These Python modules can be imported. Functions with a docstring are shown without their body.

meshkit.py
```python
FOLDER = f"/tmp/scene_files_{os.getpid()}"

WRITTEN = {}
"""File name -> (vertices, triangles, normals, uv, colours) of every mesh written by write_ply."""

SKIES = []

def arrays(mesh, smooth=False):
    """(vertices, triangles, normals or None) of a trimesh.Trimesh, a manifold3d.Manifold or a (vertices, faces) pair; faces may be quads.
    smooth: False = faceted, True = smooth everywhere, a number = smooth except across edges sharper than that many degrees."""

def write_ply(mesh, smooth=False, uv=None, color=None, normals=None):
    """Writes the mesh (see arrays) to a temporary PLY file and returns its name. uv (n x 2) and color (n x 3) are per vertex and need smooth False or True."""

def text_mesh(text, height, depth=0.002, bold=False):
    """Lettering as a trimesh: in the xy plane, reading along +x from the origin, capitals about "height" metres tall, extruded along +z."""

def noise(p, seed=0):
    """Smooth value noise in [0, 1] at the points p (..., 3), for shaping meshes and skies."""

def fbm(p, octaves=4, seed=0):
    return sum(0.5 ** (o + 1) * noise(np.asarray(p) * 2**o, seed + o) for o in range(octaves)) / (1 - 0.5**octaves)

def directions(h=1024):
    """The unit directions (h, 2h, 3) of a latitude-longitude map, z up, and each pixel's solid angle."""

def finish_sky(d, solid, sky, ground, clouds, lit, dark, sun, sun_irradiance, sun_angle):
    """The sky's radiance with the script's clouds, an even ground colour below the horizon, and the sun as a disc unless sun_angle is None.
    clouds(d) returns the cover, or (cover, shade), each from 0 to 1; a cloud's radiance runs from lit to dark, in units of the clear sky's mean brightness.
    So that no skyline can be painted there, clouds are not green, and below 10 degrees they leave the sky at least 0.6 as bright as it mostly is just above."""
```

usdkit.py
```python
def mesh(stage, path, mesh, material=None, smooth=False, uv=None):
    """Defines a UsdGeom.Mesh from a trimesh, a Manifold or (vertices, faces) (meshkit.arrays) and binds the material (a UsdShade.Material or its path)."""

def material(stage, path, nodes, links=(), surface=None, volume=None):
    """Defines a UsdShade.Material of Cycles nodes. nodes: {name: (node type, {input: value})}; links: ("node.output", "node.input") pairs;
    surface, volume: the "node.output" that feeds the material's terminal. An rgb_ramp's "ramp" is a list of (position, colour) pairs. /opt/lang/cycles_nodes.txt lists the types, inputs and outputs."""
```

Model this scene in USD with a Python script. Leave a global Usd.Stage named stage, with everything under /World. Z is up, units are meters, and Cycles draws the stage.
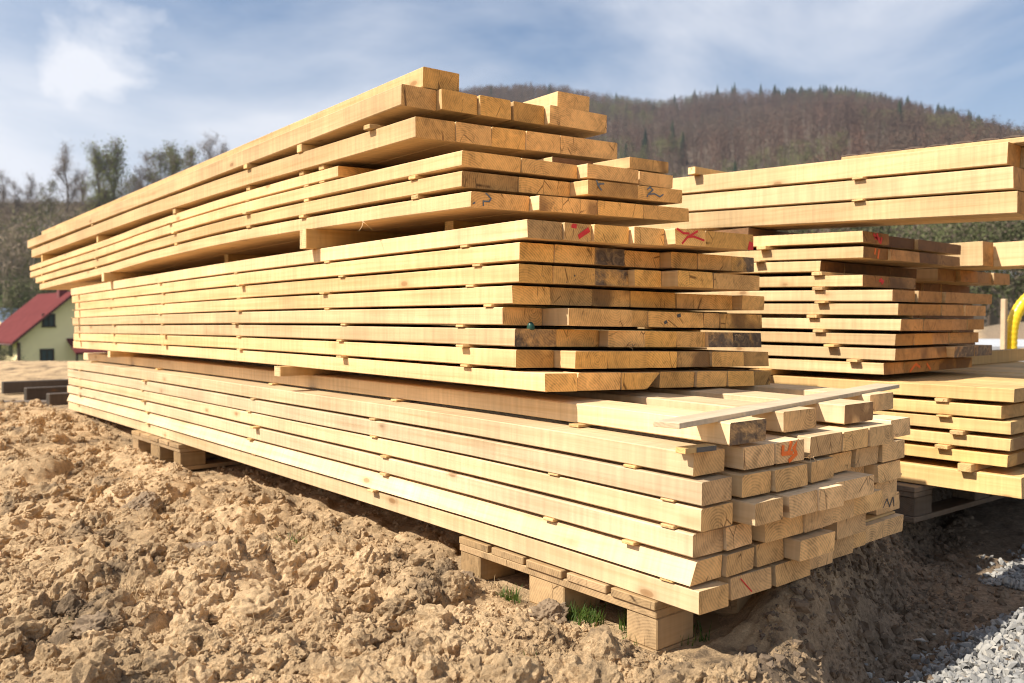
import math, random
import numpy as np, trimesh, usdkit, meshkit
from scipy.interpolate import PchipInterpolator
from scipy.spatial import cKDTree
from pxr import Usd, UsdGeom, UsdLux, UsdShade, Gf, Sdf, Vt

stage = Usd.Stage.CreateInMemory()
UsdGeom.SetStageUpAxis(stage, 'Z')
UsdGeom.SetStageMetersPerUnit(stage, 1.0)
UsdGeom.Xform.Define(stage, '/World')
stage.SetDefaultPrim(stage.GetPrimAtPath('/World'))
rng = np.random.default_rng(7)
random.seed(7)

# ------------------------------------------------------------------ camera
EYE = np.array([0, 0, .82])
HEAD = np.array([.6395, .7688, 0.]); HEAD /= np.linalg.norm(HEAD)
RIGHT = np.array([HEAD[1], -HEAD[0], 0.])
PITCH = math.atan(21.5 / 850)
FWD = HEAD * math.cos(PITCH) - np.array([0, 0, 1.]) * math.sin(PITCH)
UP = np.cross(RIGHT, FWD)
cam = UsdGeom.Camera.Define(stage, '/World/camera')
m = np.eye(4); m[0, :3] = RIGHT; m[1, :3] = UP; m[2, :3] = -FWD; m[3, :3] = EYE
cam.AddTransformOp().Set(Gf.Matrix4d(m.tolist()))
cam.CreateHorizontalApertureAttr(36.0); cam.CreateVerticalApertureAttr(24.0)
cam.CreateFocalLengthAttr(850 / 1024 * 36)
cam.CreateClippingRangeAttr(Gf.Vec2f(.05, 20000))
cam.CreateFStopAttr(4.0); cam.CreateFocusDistanceAttr(2.35)
cam.CreateExposureAttr(0.86)

# ------------------------------------------------------------------ sky and sun
TOSUN = np.array([-1., .30, 1.05]); TOSUN /= np.linalg.norm(TOSUN)
ELEV = math.asin(TOSUN[2]); ROT = math.atan2(TOSUN[0], TOSUN[1])
sky = usdkit.material(stage, '/World/Looks/sky', {
    'tc': ('texture_coordinate', {}),
    'sky': ('sky_texture', {'sky_type': 'single_scattering', 'sun_disc': False, 'sun_elevation': ELEV, 'sun_rotation': ROT,
                            'air_density': 1.0, 'aerosol_density': 1.0, 'ozone_density': 2.2}),
    'map': ('mapping', {'scale': (1.3, 2.0, 3.4), 'location': (3.1, .7, .2), 'rotation': (.25, .18, .5)}),
    'n1': ('noise_texture', {'scale': 1.3, 'detail': 7, 'roughness': .52, 'distortion': .45}),
    'r1': ('rgb_ramp', {'ramp': [(0, (0, 0, 0)), (.40, (.0, .0, .0)), (.50, (.28, .28, .28)), (.62, (.74, .74, .74)), (1, (1, 1, 1))]}),
    'map2': ('mapping', {'scale': (3.4, 3.4, 5.0), 'location': (1.4, 2.2, 0)}),
    'n2': ('noise_texture', {'scale': 2.3, 'detail': 9, 'roughness': .6, 'distortion': .2}),
    'r2': ('rgb_ramp', {'ramp': [(0, (0, 0, 0)), (1, (0, 0, 0))]}),
    'mx': ('math', {'math_type': 'maximum'}), 'mx2': ('math', {'math_type': 'maximum'}),
    # one rounded cumulus low in the sky
    'cd': ('vector_math', {'math_type': 'distance', 'vector2': (0.2278, 0.9391, 0.2572)}), 'cr': ('map_range', {'from_min': .0, 'from_max': .15, 'to_min': .30, 'to_max': -.42, 'clamp': True}),
    'map3': ('mapping', {'scale': (1, 1, 1.35)}), 'n3': ('noise_texture', {'scale': 11, 'detail': 7, 'roughness': .55, 'distortion': .2}), 'cw': ('math', {'math_type': 'add'}), 'r3': ('rgb_ramp', {'ramp': [(0, (0, 0, 0)), (.40, (0, 0, 0)), (.55, (.40, .40, .40)), (.74, (.95, .95, .95)), (1, (1, 1, 1))]}),
    'sep': ('separate_xyz', {}),
    'hz': ('map_range', {'from_min': 0.0, 'from_max': .34, 'to_min': .45, 'to_max': 0.0, 'clamp': True}),
    'add': ('math', {'math_type': 'add', 'use_clamp': True}),
    'mix': ('mix_color', {'b': (7.4, 7.6, 8.2), 'use_clamp': False}),
    'sat': ('hsv', {'saturation': 1.22, 'value': 1.0}), 'bg': ('background_shader', {'strength': .068}),
}, [('tc.generated', 'map.vector'), ('map.vector', 'n1.vector'), ('n1.fac', 'r1.fac'),
    ('tc.generated', 'map2.vector'), ('map2.vector', 'n2.vector'), ('n2.fac', 'r2.fac'),
    ('r1.color', 'mx.value1'), ('r2.color', 'mx.value2'), ('tc.generated', 'sep.vector'), ('sep.z', 'hz.value'),
    ('mx.value', 'mx2.value1'), ('tc.generated', 'cd.vector1'), ('cd.value', 'cr.value'), ('n3.fac', 'cw.value1'), ('cr.result', 'cw.value2'), ('cw.value', 'r3.fac'), ('tc.generated', 'map3.vector'), ('map3.vector', 'n3.vector'), ('r3.color', 'mx2.value2'), ('mx2.value', 'add.value1'), ('hz.result', 'add.value2'), ('add.value', 'mix.fac'),
    ('sky.color', 'sat.color'), ('sat.color', 'mix.a'), ('mix.result', 'bg.color')], surface='bg.background')
dome = UsdLux.DomeLight.Define(stage, '/World/sky')
UsdShade.MaterialBindingAPI.Apply(dome.GetPrim()).Bind(sky)
dome.GetPrim().SetCustomDataByKey('kind', 'structure')
sun = UsdLux.DistantLight.Define(stage, '/World/sun')
sun.CreateNormalizeAttr(True); sun.CreateIntensityAttr(1.25); sun.CreateAngleAttr(.5); sun.CreateColorAttr(Gf.Vec3f(1, .935, .835))
zc = TOSUN; xc = np.cross([0, 0, 1.], zc); xc /= np.linalg.norm(xc); yc = np.cross(zc, xc)
m = np.eye(4); m[0, :3] = xc; m[1, :3] = yc; m[2, :3] = zc
sun.AddTransformOp().Set(Gf.Matrix4d(m.tolist()))

# ------------------------------------------------------------------ helpers
used = {}
def numbered(path):
    n = used.get(path, 0); used[path] = n + 1
    return path if n == 0 else f'{path}_{n:03d}'
def tag(p, label=None, cat=None, group=None, kind=None):
    p = p.GetPrim() if hasattr(p, 'GetPrim') else p
    if cat and not kind: kind = 'thing'
    for k, v in (('label', label), ('category', cat), ('group', group), ('kind', kind)):
        if v: p.SetCustomDataByKey(k, v)
    return p
def obj(name, mesh, mat, parent=None, loc=None, smooth=False, rot=None):
    path = numbered((str(parent.GetPath()) if parent is not None else '/World') + '/' + name)
    g = usdkit.mesh(stage, path, mesh, mat, smooth)
    if loc is not None or rot is not None:
        x = UsdGeom.Xformable(g)
        if loc is not None: x.AddTranslateOp().Set(Gf.Vec3d(*map(float, loc)))
        if rot is not None: x.AddRotateZOp().Set(float(rot))
    return g.GetPrim()
def thing(name, label, cat, loc=(0, 0, 0), rot=0, group=None, scale=None):
    x = UsdGeom.Xform.Define(stage, numbered('/World/' + name))
    x.AddTranslateOp().Set(Gf.Vec3d(*map(float, loc)))
    x.AddRotateZOp().Set(float(rot))
    if scale is not None: x.AddScaleOp().Set(Gf.Vec3f(*map(float, scale)))
    return tag(x, label, cat, group)
def dup(root, loc, rot, label, cat, group, scale=(1, 1, 1)):
    x = UsdGeom.Xform.Define(stage, numbered(str(root.GetPath())))
    p = x.GetPrim()
    p.GetReferences().AddInternalReference(root.GetPath())
    p.SetInstanceable(True)
    x.ClearXformOpOrder()
    for o in ('xformOp:translate', 'xformOp:rotateZ', 'xformOp:scale'): pass
    x.GetPrim().CreateAttribute('xformOp:translate', Sdf.ValueTypeNames.Double3).Set(Gf.Vec3d(*map(float, loc)))
    x.GetPrim().CreateAttribute('xformOp:rotateZ', Sdf.ValueTypeNames.Float).Set(float(rot))
    x.GetPrim().CreateAttribute('xformOp:scale', Sdf.ValueTypeNames.Float3).Set(Gf.Vec3f(*map(float, scale)))
    x.GetXformOpOrderAttr().Set(['xformOp:translate', 'xformOp:rotateZ', 'xformOp:scale'])
    return tag(p, label, cat, group)
def box(x0, x1, y0, y1, z0, z1):
    b = trimesh.creation.box([x1 - x0, y1 - y0, z1 - z0]); b.apply_translation([(x0 + x1) / 2, (y0 + y1) / 2, (z0 + z1) / 2]); return b
def cbox(x0, x1, y0, y1, z0, z1, c=.003):
    """A box with chamfered edges."""
    P = []
    for sx in (0, 1):
        for sy in (0, 1):
            for sz in (0, 1):
                x, y, z = (x0, x1)[sx], (y0, y1)[sy], (z0, z1)[sz]
                dx, dy, dz = (c, -c)[sx], (c, -c)[sy], (c, -c)[sz]
                P += [(x + dx, y + dy, z), (x + dx, y, z + dz), (x, y + dy, z + dz)]
    return trimesh.convex.convex_hull(np.array(P))
def cat_(L): return trimesh.util.concatenate(L)
def tube(pts, rad, n=6, cap=True):
    pts = np.asarray(pts, float); rad = np.broadcast_to(np.asarray(rad, float), len(pts))
    V, Fc = [], []
    for i in range(len(pts)):
        d = pts[min(i + 1, len(pts) - 1)] - pts[max(i - 1, 0)]; d /= np.linalg.norm(d) + 1e-12
        a = np.cross(d, [.31, .77, .55]); a /= np.linalg.norm(a); b = np.cross(d, a)
        t = np.arange(n) * 2 * np.pi / n
        V.append(pts[i] + rad[i] * (np.cos(t)[:, None] * a + np.sin(t)[:, None] * b))
    for i in range(len(pts) - 1):
        for j in range(n):
            k = (j + 1) % n; Fc += [(i * n + j, i * n + k, (i + 1) * n + k), (i * n + j, (i + 1) * n + k, (i + 1) * n + j)]
    V = np.vstack(V)
    if cap:
        Fc += [(0, j + 1, j) for j in range(1, n - 1)]; e = (len(pts) - 1) * n
        Fc += [(e, e + j, e + j + 1) for j in range(1, n - 1)]
    return trimesh.Trimesh(V, np.array(Fc), process=False)

# ------------------------------------------------------------------ materials
def wood(name, side, end, axis='y', stain=0.0, mould=0.0, heart=0.0, knots=1.0, lo=.74):
    side, end = np.array(side), np.array(end)
    sc = {'y': (70, 1.6, 70), 'x': (1.6, 70, 70)}[axis]
    sc2 = {'y': (15, .55, 15), 'x': (.55, 15, 15)}[axis]
    kn = {'y': (7.6, 3.1, 7.6), 'x': (3.1, 7.6, 7.6)}[axis]
    N = {
        'tc': ('texture_coordinate', {}), 'oi': ('object_info', {}),
        'c1': ('math', {'math_type': 'multiply', 'value2': 37.7}), 'c2': ('math', {'math_type': 'multiply', 'value2': 91.3}), 'c3': ('math', {'math_type': 'multiply', 'value2': 53.1}),
        'cx': ('combine_xyz', {}), 'p': ('vector_math', {'math_type': 'add'}),
        'm1': ('mapping', {'scale': sc}), 'g1': ('noise_texture', {'scale': 1.0, 'detail': 4, 'roughness': .6, 'distortion': .4}),
        'm2': ('mapping', {'scale': sc2}), 'g2': ('noise_texture', {'scale': 1.0, 'detail': 5, 'roughness': .62, 'distortion': .9}),
        'gs': ('math', {'math_type': 'multiply_add', 'value2': .45, 'value3': 0}), 'gs2': ('math', {'math_type': 'multiply_add', 'value2': .55}),
        'rs': ('rgb_ramp', {'ramp': [(0, side * lo * np.array([1, .88, .70])), (.36, side * .84 * np.array([1, .95, .86])), (.50, side * .98), (.62, side * 1.06), (1, np.minimum(side * 1.16, .92))]}),
        # knots
        'mk': ('mapping', {'scale': kn}), 'vk': ('voronoi_texture', {'scale': 1.0, 'randomness': 1.0}),
        'rk': ('rgb_ramp', {'ramp': [(0, (1, 1, 1)), (.06, (.85, .85, .85)), (.075, (.42, .42, .42)), (.13, (.14, .14, .14)), (.20, (0, 0, 0)), (1, (0, 0, 0))]}),
        'kf': ('math', {'math_type': 'multiply', 'value2': .78 * knots}),
        'mxk': ('mix_color', {'b': (.25, .115, .04)}),
        # saw marks across the face
        'ms': ('mapping', {'scale': (3, 55, 3) if axis == 'y' else (55, 3, 3)}), 'ns': ('noise_texture', {'scale': 1.0, 'detail': 2, 'distortion': 0}),
        'rsw': ('map_range', {'from_min': .3, 'from_max': .7, 'to_min': .88, 'to_max': 1.06}),
        # big blotches along the side (drying tone)
        'mb': ('mapping', {'scale': (2, 2.6, 2) if axis == 'y' else (2.6, 2, 2)}), 'nb': ('noise_texture', {'scale': 1.0, 'detail': 3}),
        'rb': ('map_range', {'from_min': .3, 'from_max': .7, 'to_min': .80, 'to_max': 1.10}),
        'mulA': ('math', {'math_type': 'multiply'}),
        'ml': ('mix_color', {'blend_type': 'multiply', 'fac': 1.0, 'use_clamp': False}),
        # end grain
        'ne': ('noise_texture', {'scale': 30, 'detail': 5, 'roughness': .65, 'distortion': 1.2}),
        'ne2': ('noise_texture', {'scale': 9, 'detail': 3, 'distortion': .5}),
        'off': ('combine_xyz', {}), 'o1': ('math', {'math_type': 'multiply_add', 'value2': .36, 'value3': -.16}), 'po': ('vector_math', {'math_type': 'add'}),
        'we': ('wave_texture', {'wave_type': 'rings', 'rings_direction': axis, 'scale': 42, 'distortion': 2.2, 'detail': 3, 'detail_scale': 1.4}),
        'em': ('math', {'math_type': 'multiply_add', 'value2': .42}), 'em2': ('math', {'math_type': 'multiply_add', 'value2': .34, 'value3': .078}), 'em3': ('math', {'math_type': 'multiply_add', 'value2': .085}),
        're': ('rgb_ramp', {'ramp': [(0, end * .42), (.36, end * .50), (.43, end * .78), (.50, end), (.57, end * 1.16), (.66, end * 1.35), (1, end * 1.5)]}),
        # cracks
        'mc': ('mapping', {'scale': (16, 16, 6)}), 'vc': ('voronoi_texture', {'feature': 'distance_to_edge', 'scale': 1.0}),
        'rc': ('rgb_ramp', {'ramp': [(0, (.22, .19, .17)), (.008, (.45, .42, .40)), (.020, (1, 1, 1)), (1, (1, 1, 1))]}),
        'nm': ('noise_texture', {'scale': 11, 'detail': 2}), 'rnm': ('rgb_ramp', {'ramp': [(0, (0, 0, 0)), (.54, (0, 0, 0)), (.62, (1, 1, 1)), (1, (1, 1, 1))]}),
        'mce': ('mix_color', {'a': (1, 1, 1)}),
        'mle': ('mix_color', {'blend_type': 'multiply', 'fac': 1.0}),
        # grey weathering / mould / heartwood patches on the end
        'nst': ('noise_texture', {'scale': 13 if stain < 1 else 5, 'detail': 6, 'roughness': .7, 'distortion': .6}),
        'rst': ('rgb_ramp', {'ramp': [(0, (1, 1, 1)), (max(.02, .30 + .25 * stain - .06), (1, 1, 1)), (.30 + .25 * stain + .05, (.35, .35, .35)), (.30 + .25 * stain + .16, (0, 0, 0)), (1, (0, 0, 0))] if stain > 0 else [(0, (0, 0, 0)), (1, (0, 0, 0))]}),
        'stc': ('rgb_ramp', {'ramp': [(0, (.05, .033, .022)), (.40, (.10, .066, .043)), (.53, (.16, .108, .068)), (.62, (.28, .18, .09)), (1, (.42, .25, .10))]}),
        'mst': ('mix_color', {}),
        'vm': ('voronoi_texture', {'scale': 75, 'randomness': 1.0}), 'rm': ('rgb_ramp', {'ramp': [(0, (1, 1, 1)), (.22, (1, 1, 1)), (.33, (0, 0, 0)), (1, (0, 0, 0))]}),
        'nmm': ('noise_texture', {'scale': 14, 'detail': 3}), 'rmm': ('rgb_ramp', {'ramp': [(0, (0, 0, 0)), (.5, (0, 0, 0)), (.62, (1, 1, 1)), (1, (1, 1, 1))]}),
        'mmul': ('math', {'math_type': 'multiply'}), 'mmul2': ('math', {'math_type': 'multiply', 'value2': mould}),
        'mmo': ('mix_color', {'b': (.055, .05, .055)}),
        'nh': ('noise_texture', {'scale': 5.5, 'detail': 2}), 'rh': ('rgb_ramp', {'ramp': [(0, (1, 1, 1)), (.43, (1, 1, 1)), (.52, (0, 0, 0)), (1, (0, 0, 0))]}), 'hm': ('math', {'math_type': 'multiply', 'value2': heart}),
        'mh': ('mix_color', {'b': (.16, .075, .028)}),
        # choose
        'sp': ('separate_xyz', {}), 'ab': ('math', {'math_type': 'absolute'}), 'gt': ('math', {'math_type': 'greater_than', 'value2': .72}),
        'mix': ('mix_color', {}),
        'hv': ('hsv', {}), 'rv': ('map_range', {'from_min': 0, 'from_max': 1, 'to_min': .74, 'to_max': 1.08}), 'r2': ('math', {'math_type': 'multiply', 'value2': 17.31}), 'r2f': ('math', {'math_type': 'fraction'}),
        'rsat': ('map_range', {'from_min': 0, 'from_max': 1, 'to_min': .97, 'to_max': 1.05}),
        'hb': ('math', {'math_type': 'multiply_add', 'value2': .7}), 'bmp': ('bump', {'strength': .6, 'distance': .0030}),
        'bs': ('principled_bsdf', {'roughness': .68, 'specular_ior_level': .22}),
    }
    L = [('oi.random', 'c1.value1'), ('oi.random', 'c2.value1'), ('oi.random', 'c3.value1'), ('c1.value', 'cx.x'), ('c2.value', 'cx.y'), ('c3.value', 'cx.z'),
         ('tc.object', 'p.vector1'), ('cx.vector', 'p.vector2'),
         ('p.vector', 'm1.vector'), ('m1.vector', 'g1.vector'), ('p.vector', 'm2.vector'), ('m2.vector', 'g2.vector'),
         ('g1.fac', 'gs.value1'), ('g2.fac', 'gs2.value1'), ('gs.value', 'gs2.value3'), ('gs2.value', 'rs.fac'),
         ('p.vector', 'mk.vector'), ('mk.vector', 'vk.vector'), ('vk.distance', 'rk.fac'), ('rk.color', 'kf.value1'), ('kf.value', 'mxk.fac'), ('rs.color', 'mxk.a'),
         ('p.vector', 'ms.vector'), ('ms.vector', 'ns.vector'), ('ns.fac', 'rsw.value'), ('p.vector', 'mb.vector'), ('mb.vector', 'nb.vector'), ('nb.fac', 'rb.value'),
         ('rsw.result', 'mulA.value1'), ('rb.result', 'mulA.value2'), ('mxk.result', 'ml.a'), ('mulA.value', 'ml.b'),
         ('p.vector', 'ne.vector'), ('p.vector', 'ne2.vector'), ('r2f.value', 'o1.value1'), ('o1.value', 'off.x'), ('o1.value', 'off.z'), ('tc.object', 'po.vector1'), ('off.vector', 'po.vector2'), ('po.vector', 'we.vector'),
         ('we.fac', 'em3.value1'), ('ne2.fac', 'em2.value1'), ('em2.value', 'em.value3'), ('ne.fac', 'em.value1'), ('em.value', 'em3.value3'), ('em3.value', 're.fac'),
         ('p.vector', 'mc.vector'), ('mc.vector', 'vc.vector'), ('vc.distance', 'rc.fac'), ('p.vector', 'nm.vector'), ('nm.fac', 'rnm.fac'), ('rnm.color', 'mce.fac'), ('rc.color', 'mce.b'),
         ('re.color', 'mle.a'), ('mce.result', 'mle.b'),
         ('p.vector', 'nst.vector'), ('nst.fac', 'rst.fac'), ('ne.fac', 'stc.fac'), ('rst.color', 'mst.fac'), ('mle.result', 'mst.a'), ('stc.color', 'mst.b'),
         ('p.vector', 'vm.vector'), ('vm.distance', 'rm.fac'), ('p.vector', 'nmm.vector'), ('nmm.fac', 'rmm.fac'), ('rm.color', 'mmul.value1'), ('rmm.color', 'mmul.value2'), ('mmul.value', 'mmul2.value1'), ('mmul2.value', 'mmo.fac'), ('mst.result', 'mmo.a'),
         ('p.vector', 'nh.vector'), ('nh.fac', 'rh.fac'), ('rh.color', 'hm.value1'), ('hm.value', 'mh.fac'), ('mmo.result', 'mh.a'),
         ('tc.normal', 'sp.vector'), (f'sp.{axis}', 'ab.value1'), ('ab.value', 'gt.value1'), ('gt.value', 'mix.fac'), ('ml.result', 'mix.a'), ('mh.result', 'mix.b'),
         ('oi.random', 'r2.value1'), ('r2.value', 'r2f.value1'), ('r2f.value', 'rv.value'), ('rv.result', 'hv.value'), ('oi.random', 'rsat.value'), ('rsat.result', 'hv.saturation'),
         ('mix.result', 'hv.color'), ('hv.color', 'bs.base_color'), ('ns.fac', 'hb.value1'), ('gs2.value', 'hb.value3'), ('hb.value', 'bmp.height'), ('bmp.normal', 'bs.normal')]
    return usdkit.material(stage, '/World/Looks/' + name, N, L, surface='bs.BSDF')

def plain(name, col, rough=.7, var=.15, scale=20, spec=.3, bump=0.0, metallic=0):
    col = np.array(col)
    N = {'tc': ('texture_coordinate', {}), 'n': ('noise_texture', {'scale': scale, 'detail': 5, 'roughness': .6}),
         'r': ('rgb_ramp', {'ramp': [(0, col * (1 - 1.6 * var)), (.5, col), (1, np.minimum(col * (1 + 1.6 * var), 1))]}),
         'b': ('bump', {'strength': bump, 'distance': .01}),
         'p': ('principled_bsdf', {'roughness': rough, 'specular_ior_level': spec, 'metallic': metallic})}
    L = [('tc.object', 'n.vector'), ('n.fac', 'r.fac'), ('r.color', 'p.base_color')]
    if bump: L += [('n.fac', 'b.height'), ('b.normal', 'p.normal')]
    return usdkit.material(stage, '/World/Looks/' + name, N, L, surface='p.BSDF')

SIDE = (.73, .535, .315); SIDE_M = (.70, .472, .240); SIDE_T = (.69, .460, .228); SIDE_B = (.70, .482, .250)
W = {}
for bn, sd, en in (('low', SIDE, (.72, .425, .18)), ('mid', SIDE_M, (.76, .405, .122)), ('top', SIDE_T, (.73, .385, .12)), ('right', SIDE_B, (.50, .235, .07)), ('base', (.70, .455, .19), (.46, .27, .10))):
    W[bn, 'p'] = wood(f'spruce_{bn}', sd, en)
    W[bn, 'g'] = wood(f'spruce_{bn}_brown_end', sd, np.array(en) * (.62, .64, .72), heart=.25)
    W[bn, 's'] = wood(f'spruce_{bn}_grey_end', sd, en, stain=1.0)
    W[bn, 'h'] = wood(f'spruce_{bn}_dark_heart', sd, en, heart=.75, mould=.3)
    W[bn, 'm'] = wood(f'spruce_{bn}_mould_end', sd, np.array(en) * .9, mould=1.0, heart=.15)
    W[bn, 'd'] = wood(f'spruce_{bn}_dark_end', sd, (.17, .075, .025), heart=.3)
    W[bn, 'o'] = W[bn, 'g']
STICK = wood('spacer_wood', (.66, .43, .19), (.66, .42, .18), axis='x', knots=.4)
DARKBEARER = wood('dark_bearer_wood', (.22, .115, .05), (.26, .13, .055), axis='x', lo=.5)
BEARER = wood('bearer_wood', (.66, .40, .15), (.74, .52, .26), axis='x')
PALLET = wood('pallet_wood', (.42, .275, .135), (.37, .245, .125), axis='x', lo=.6)
PALLET_OLD = wood('old_pallet_wood', (.17, .13, .095), (.16, .125, .09), axis='x', lo=.5)
SLEEPER = wood('weathered_timber', (.095, .07, .05), (.05, .04, .03), axis='x', lo=.5)
RED = plain('red_paint', (.62, .035, .03), .6, .1, 60); ORANGE = plain('orange_paint', (.80, .16, .02), .6, .1, 60)
CHALK = plain('blue_chalk', (.12, .135, .15), .8, .2, 90); INK = plain('grey_pencil', (.10, .09, .08), .8, .2, 90)
BARK = plain('bark', (.085, .06, .045), .9, .4, 30, bump=.6)

# ------------------------------------------------------------------ terrain
def smooth(a, b, x):
    t = np.clip((np.asarray(x, float) - a) / (b - a), 0, 1); return t * t * (3 - 2 * t)
def N3(x, y, s, seed, oct_=3):
    return meshkit.fbm(np.stack([x * s, y * s, np.full_like(x, 3.3 + seed)], -1), oct_, seed) - .5
LINE0, LINEN = np.array([1.62, .98]), np.array([.34, -.9404])
def bankd(x, y):
    wob = .10 * N3(x, y, 2.3, 5, 2)
    return (x - LINE0[0]) * LINEN[0] + (y - LINE0[1]) * LINEN[1] + wob
fHEAVE = PchipInterpolator([-2, 1.2, 2.05, 2.35, 3.4, 4.2, 4.55, 5.45, 5.75, 7.4, 9, 12], [.0, .016, .022, .035, .03, .01, .0, .0, .06, .11, .04, 0])
def broad(x, y):
    """Ground level without clods."""
    x, y = np.asarray(x, float), np.asarray(y, float)
    u, v = x * RIGHT[0] + y * RIGHT[1], x * HEAD[0] + y * HEAD[1]
    r = np.hypot(x, y)
    left = smooth(1.62, 1.35, x)                         # dug-over ground on the near side of the stack
    z = left * (.015 + .10 * N3(x, y, .9, 11, 3) + .02)
    z = z + fHEAVE(np.clip(y, -2, 12)) * smooth(3.0, 1.75, x) * smooth(-.5, .9, x)
    z = z + .125 * np.exp(-((bankd(x, y) + .13) / .11) ** 2) * smooth(1.74, 2.0, x) * smooth(4.2, 3.2, x) * smooth(2.0, 1.5, y)
    z = z + .22 * np.exp(-((v - 12.2) / 1.9) ** 2) * smooth(-2.5, -5.5, u)             # heap in front of the house
    d = bankd(x, y)
    z = z - .17 * smooth(-.10, .10, d) * smooth(9, 4, r) * smooth(.6, 1.6, x)
    z = z + .04 * smooth(1.12, .85, y + .10 * N3(x, y, 2.0, 21, 2)) * smooth(1.75, 2.5, x) * smooth(8, 5, r)  # gravel bank
    z = z + .8 * np.exp(-((v - 15.5) / 2.2) ** 2) * smooth(6.0, 9.5, u)                # earth heap behind the slab
    z = z - 3.5 * smooth(15, 42, r) * smooth(8, -4, u) - 1.6 * smooth(22, 60, r) * smooth(-4, 8, u)
    return z
AZ_K = np.array([-180, -75, -45, -33, -28, -20, -12, -5, -2, 3, 6, 10, 14, 17, 21, 25, 28, 31, 45, 90, 180.])
TAN_K = np.array([.06, .07, .08, .082, .088, .098, .145, .245, .258, .255, .245, .236, .241, .240, .231, .207, .188, .168, .13, .08, .06])
R1_K = np.array([500, 420, 380, 360, 360, 400, 560, 800, 900, 950, 960, 970, 980, 980, 980, 980, 970, 960, 800, 500, 500.])
R0_K = np.array([150, 130, 125, 120, 120, 130, 160, 190, 200, 210, 210, 210, 210, 200, 170, 140, 120, 110, 130, 150, 150.])
fT, fR1, fR0 = (PchipInterpolator(AZ_K, k) for k in (TAN_K, R1_K, R0_K))
def relief(x, y):
    x, y = np.asarray(x, float), np.asarray(y, float)
    u, v = x * RIGHT[0] + y * RIGHT[1], x * HEAD[0] + y * HEAD[1]
    az = np.degrees(np.arctan2(u, v)); r = np.hypot(x, y)
    r1, r0, T = fR1(az), fR0(az), fT(az)
    t = np.clip((r - r0) / (r1 - r0), 0, None)
    up = np.where(t < 1, t * (1.15 - .15 * t) ** 1 * (1 - .0 * t), 1) 
    up = np.minimum(up, 1)
    top = T * r1 + 3.2
    z = top * up * (.93 + .14 * (N3(x / 100, y / 100, 1.1, 31, 4) + .5) * 1.0 * np.minimum(1, up * 3)) - top * .25 * np.clip(t - 1, 0, 1.5) ** 1.2 * .6
    return np.where(r > r0, z, 0)
def ground(x, y): return broad(x, y) + relief(x, y)

# clods: rounded lumps pressed into the soil sheet near the camera
az = np.radians(np.concatenate([np.linspace(-180, -41, 40)[:-1], np.linspace(-41, 41, 640), np.linspace(41, 180, 40)[1:]]))
rr = np.concatenate([[.02, .3, .6, .85, 1.05], np.geomspace(1.2, 6.5, 600), np.geomspace(6.5, 16, 120)[1:], np.geomspace(16, 3200, 150)[1:]])
A, Rr = np.meshgrid(az, rr)
gx = Rr * (np.cos(A) * HEAD[0] + np.sin(A) * RIGHT[0]); gy = Rr * (np.cos(A) * HEAD[1] + np.sin(A) * RIGHT[1])
gz = ground(gx, gy)
flatx, flaty = gx.ravel(), gy.ravel()
u_, v_ = flatx * RIGHT[0] + flaty * RIGHT[1], flatx * HEAD[0] + flaty * HEAD[1]
near = np.hypot(flatx, flaty) < 18
rough = np.zeros(len(flatx))
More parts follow.
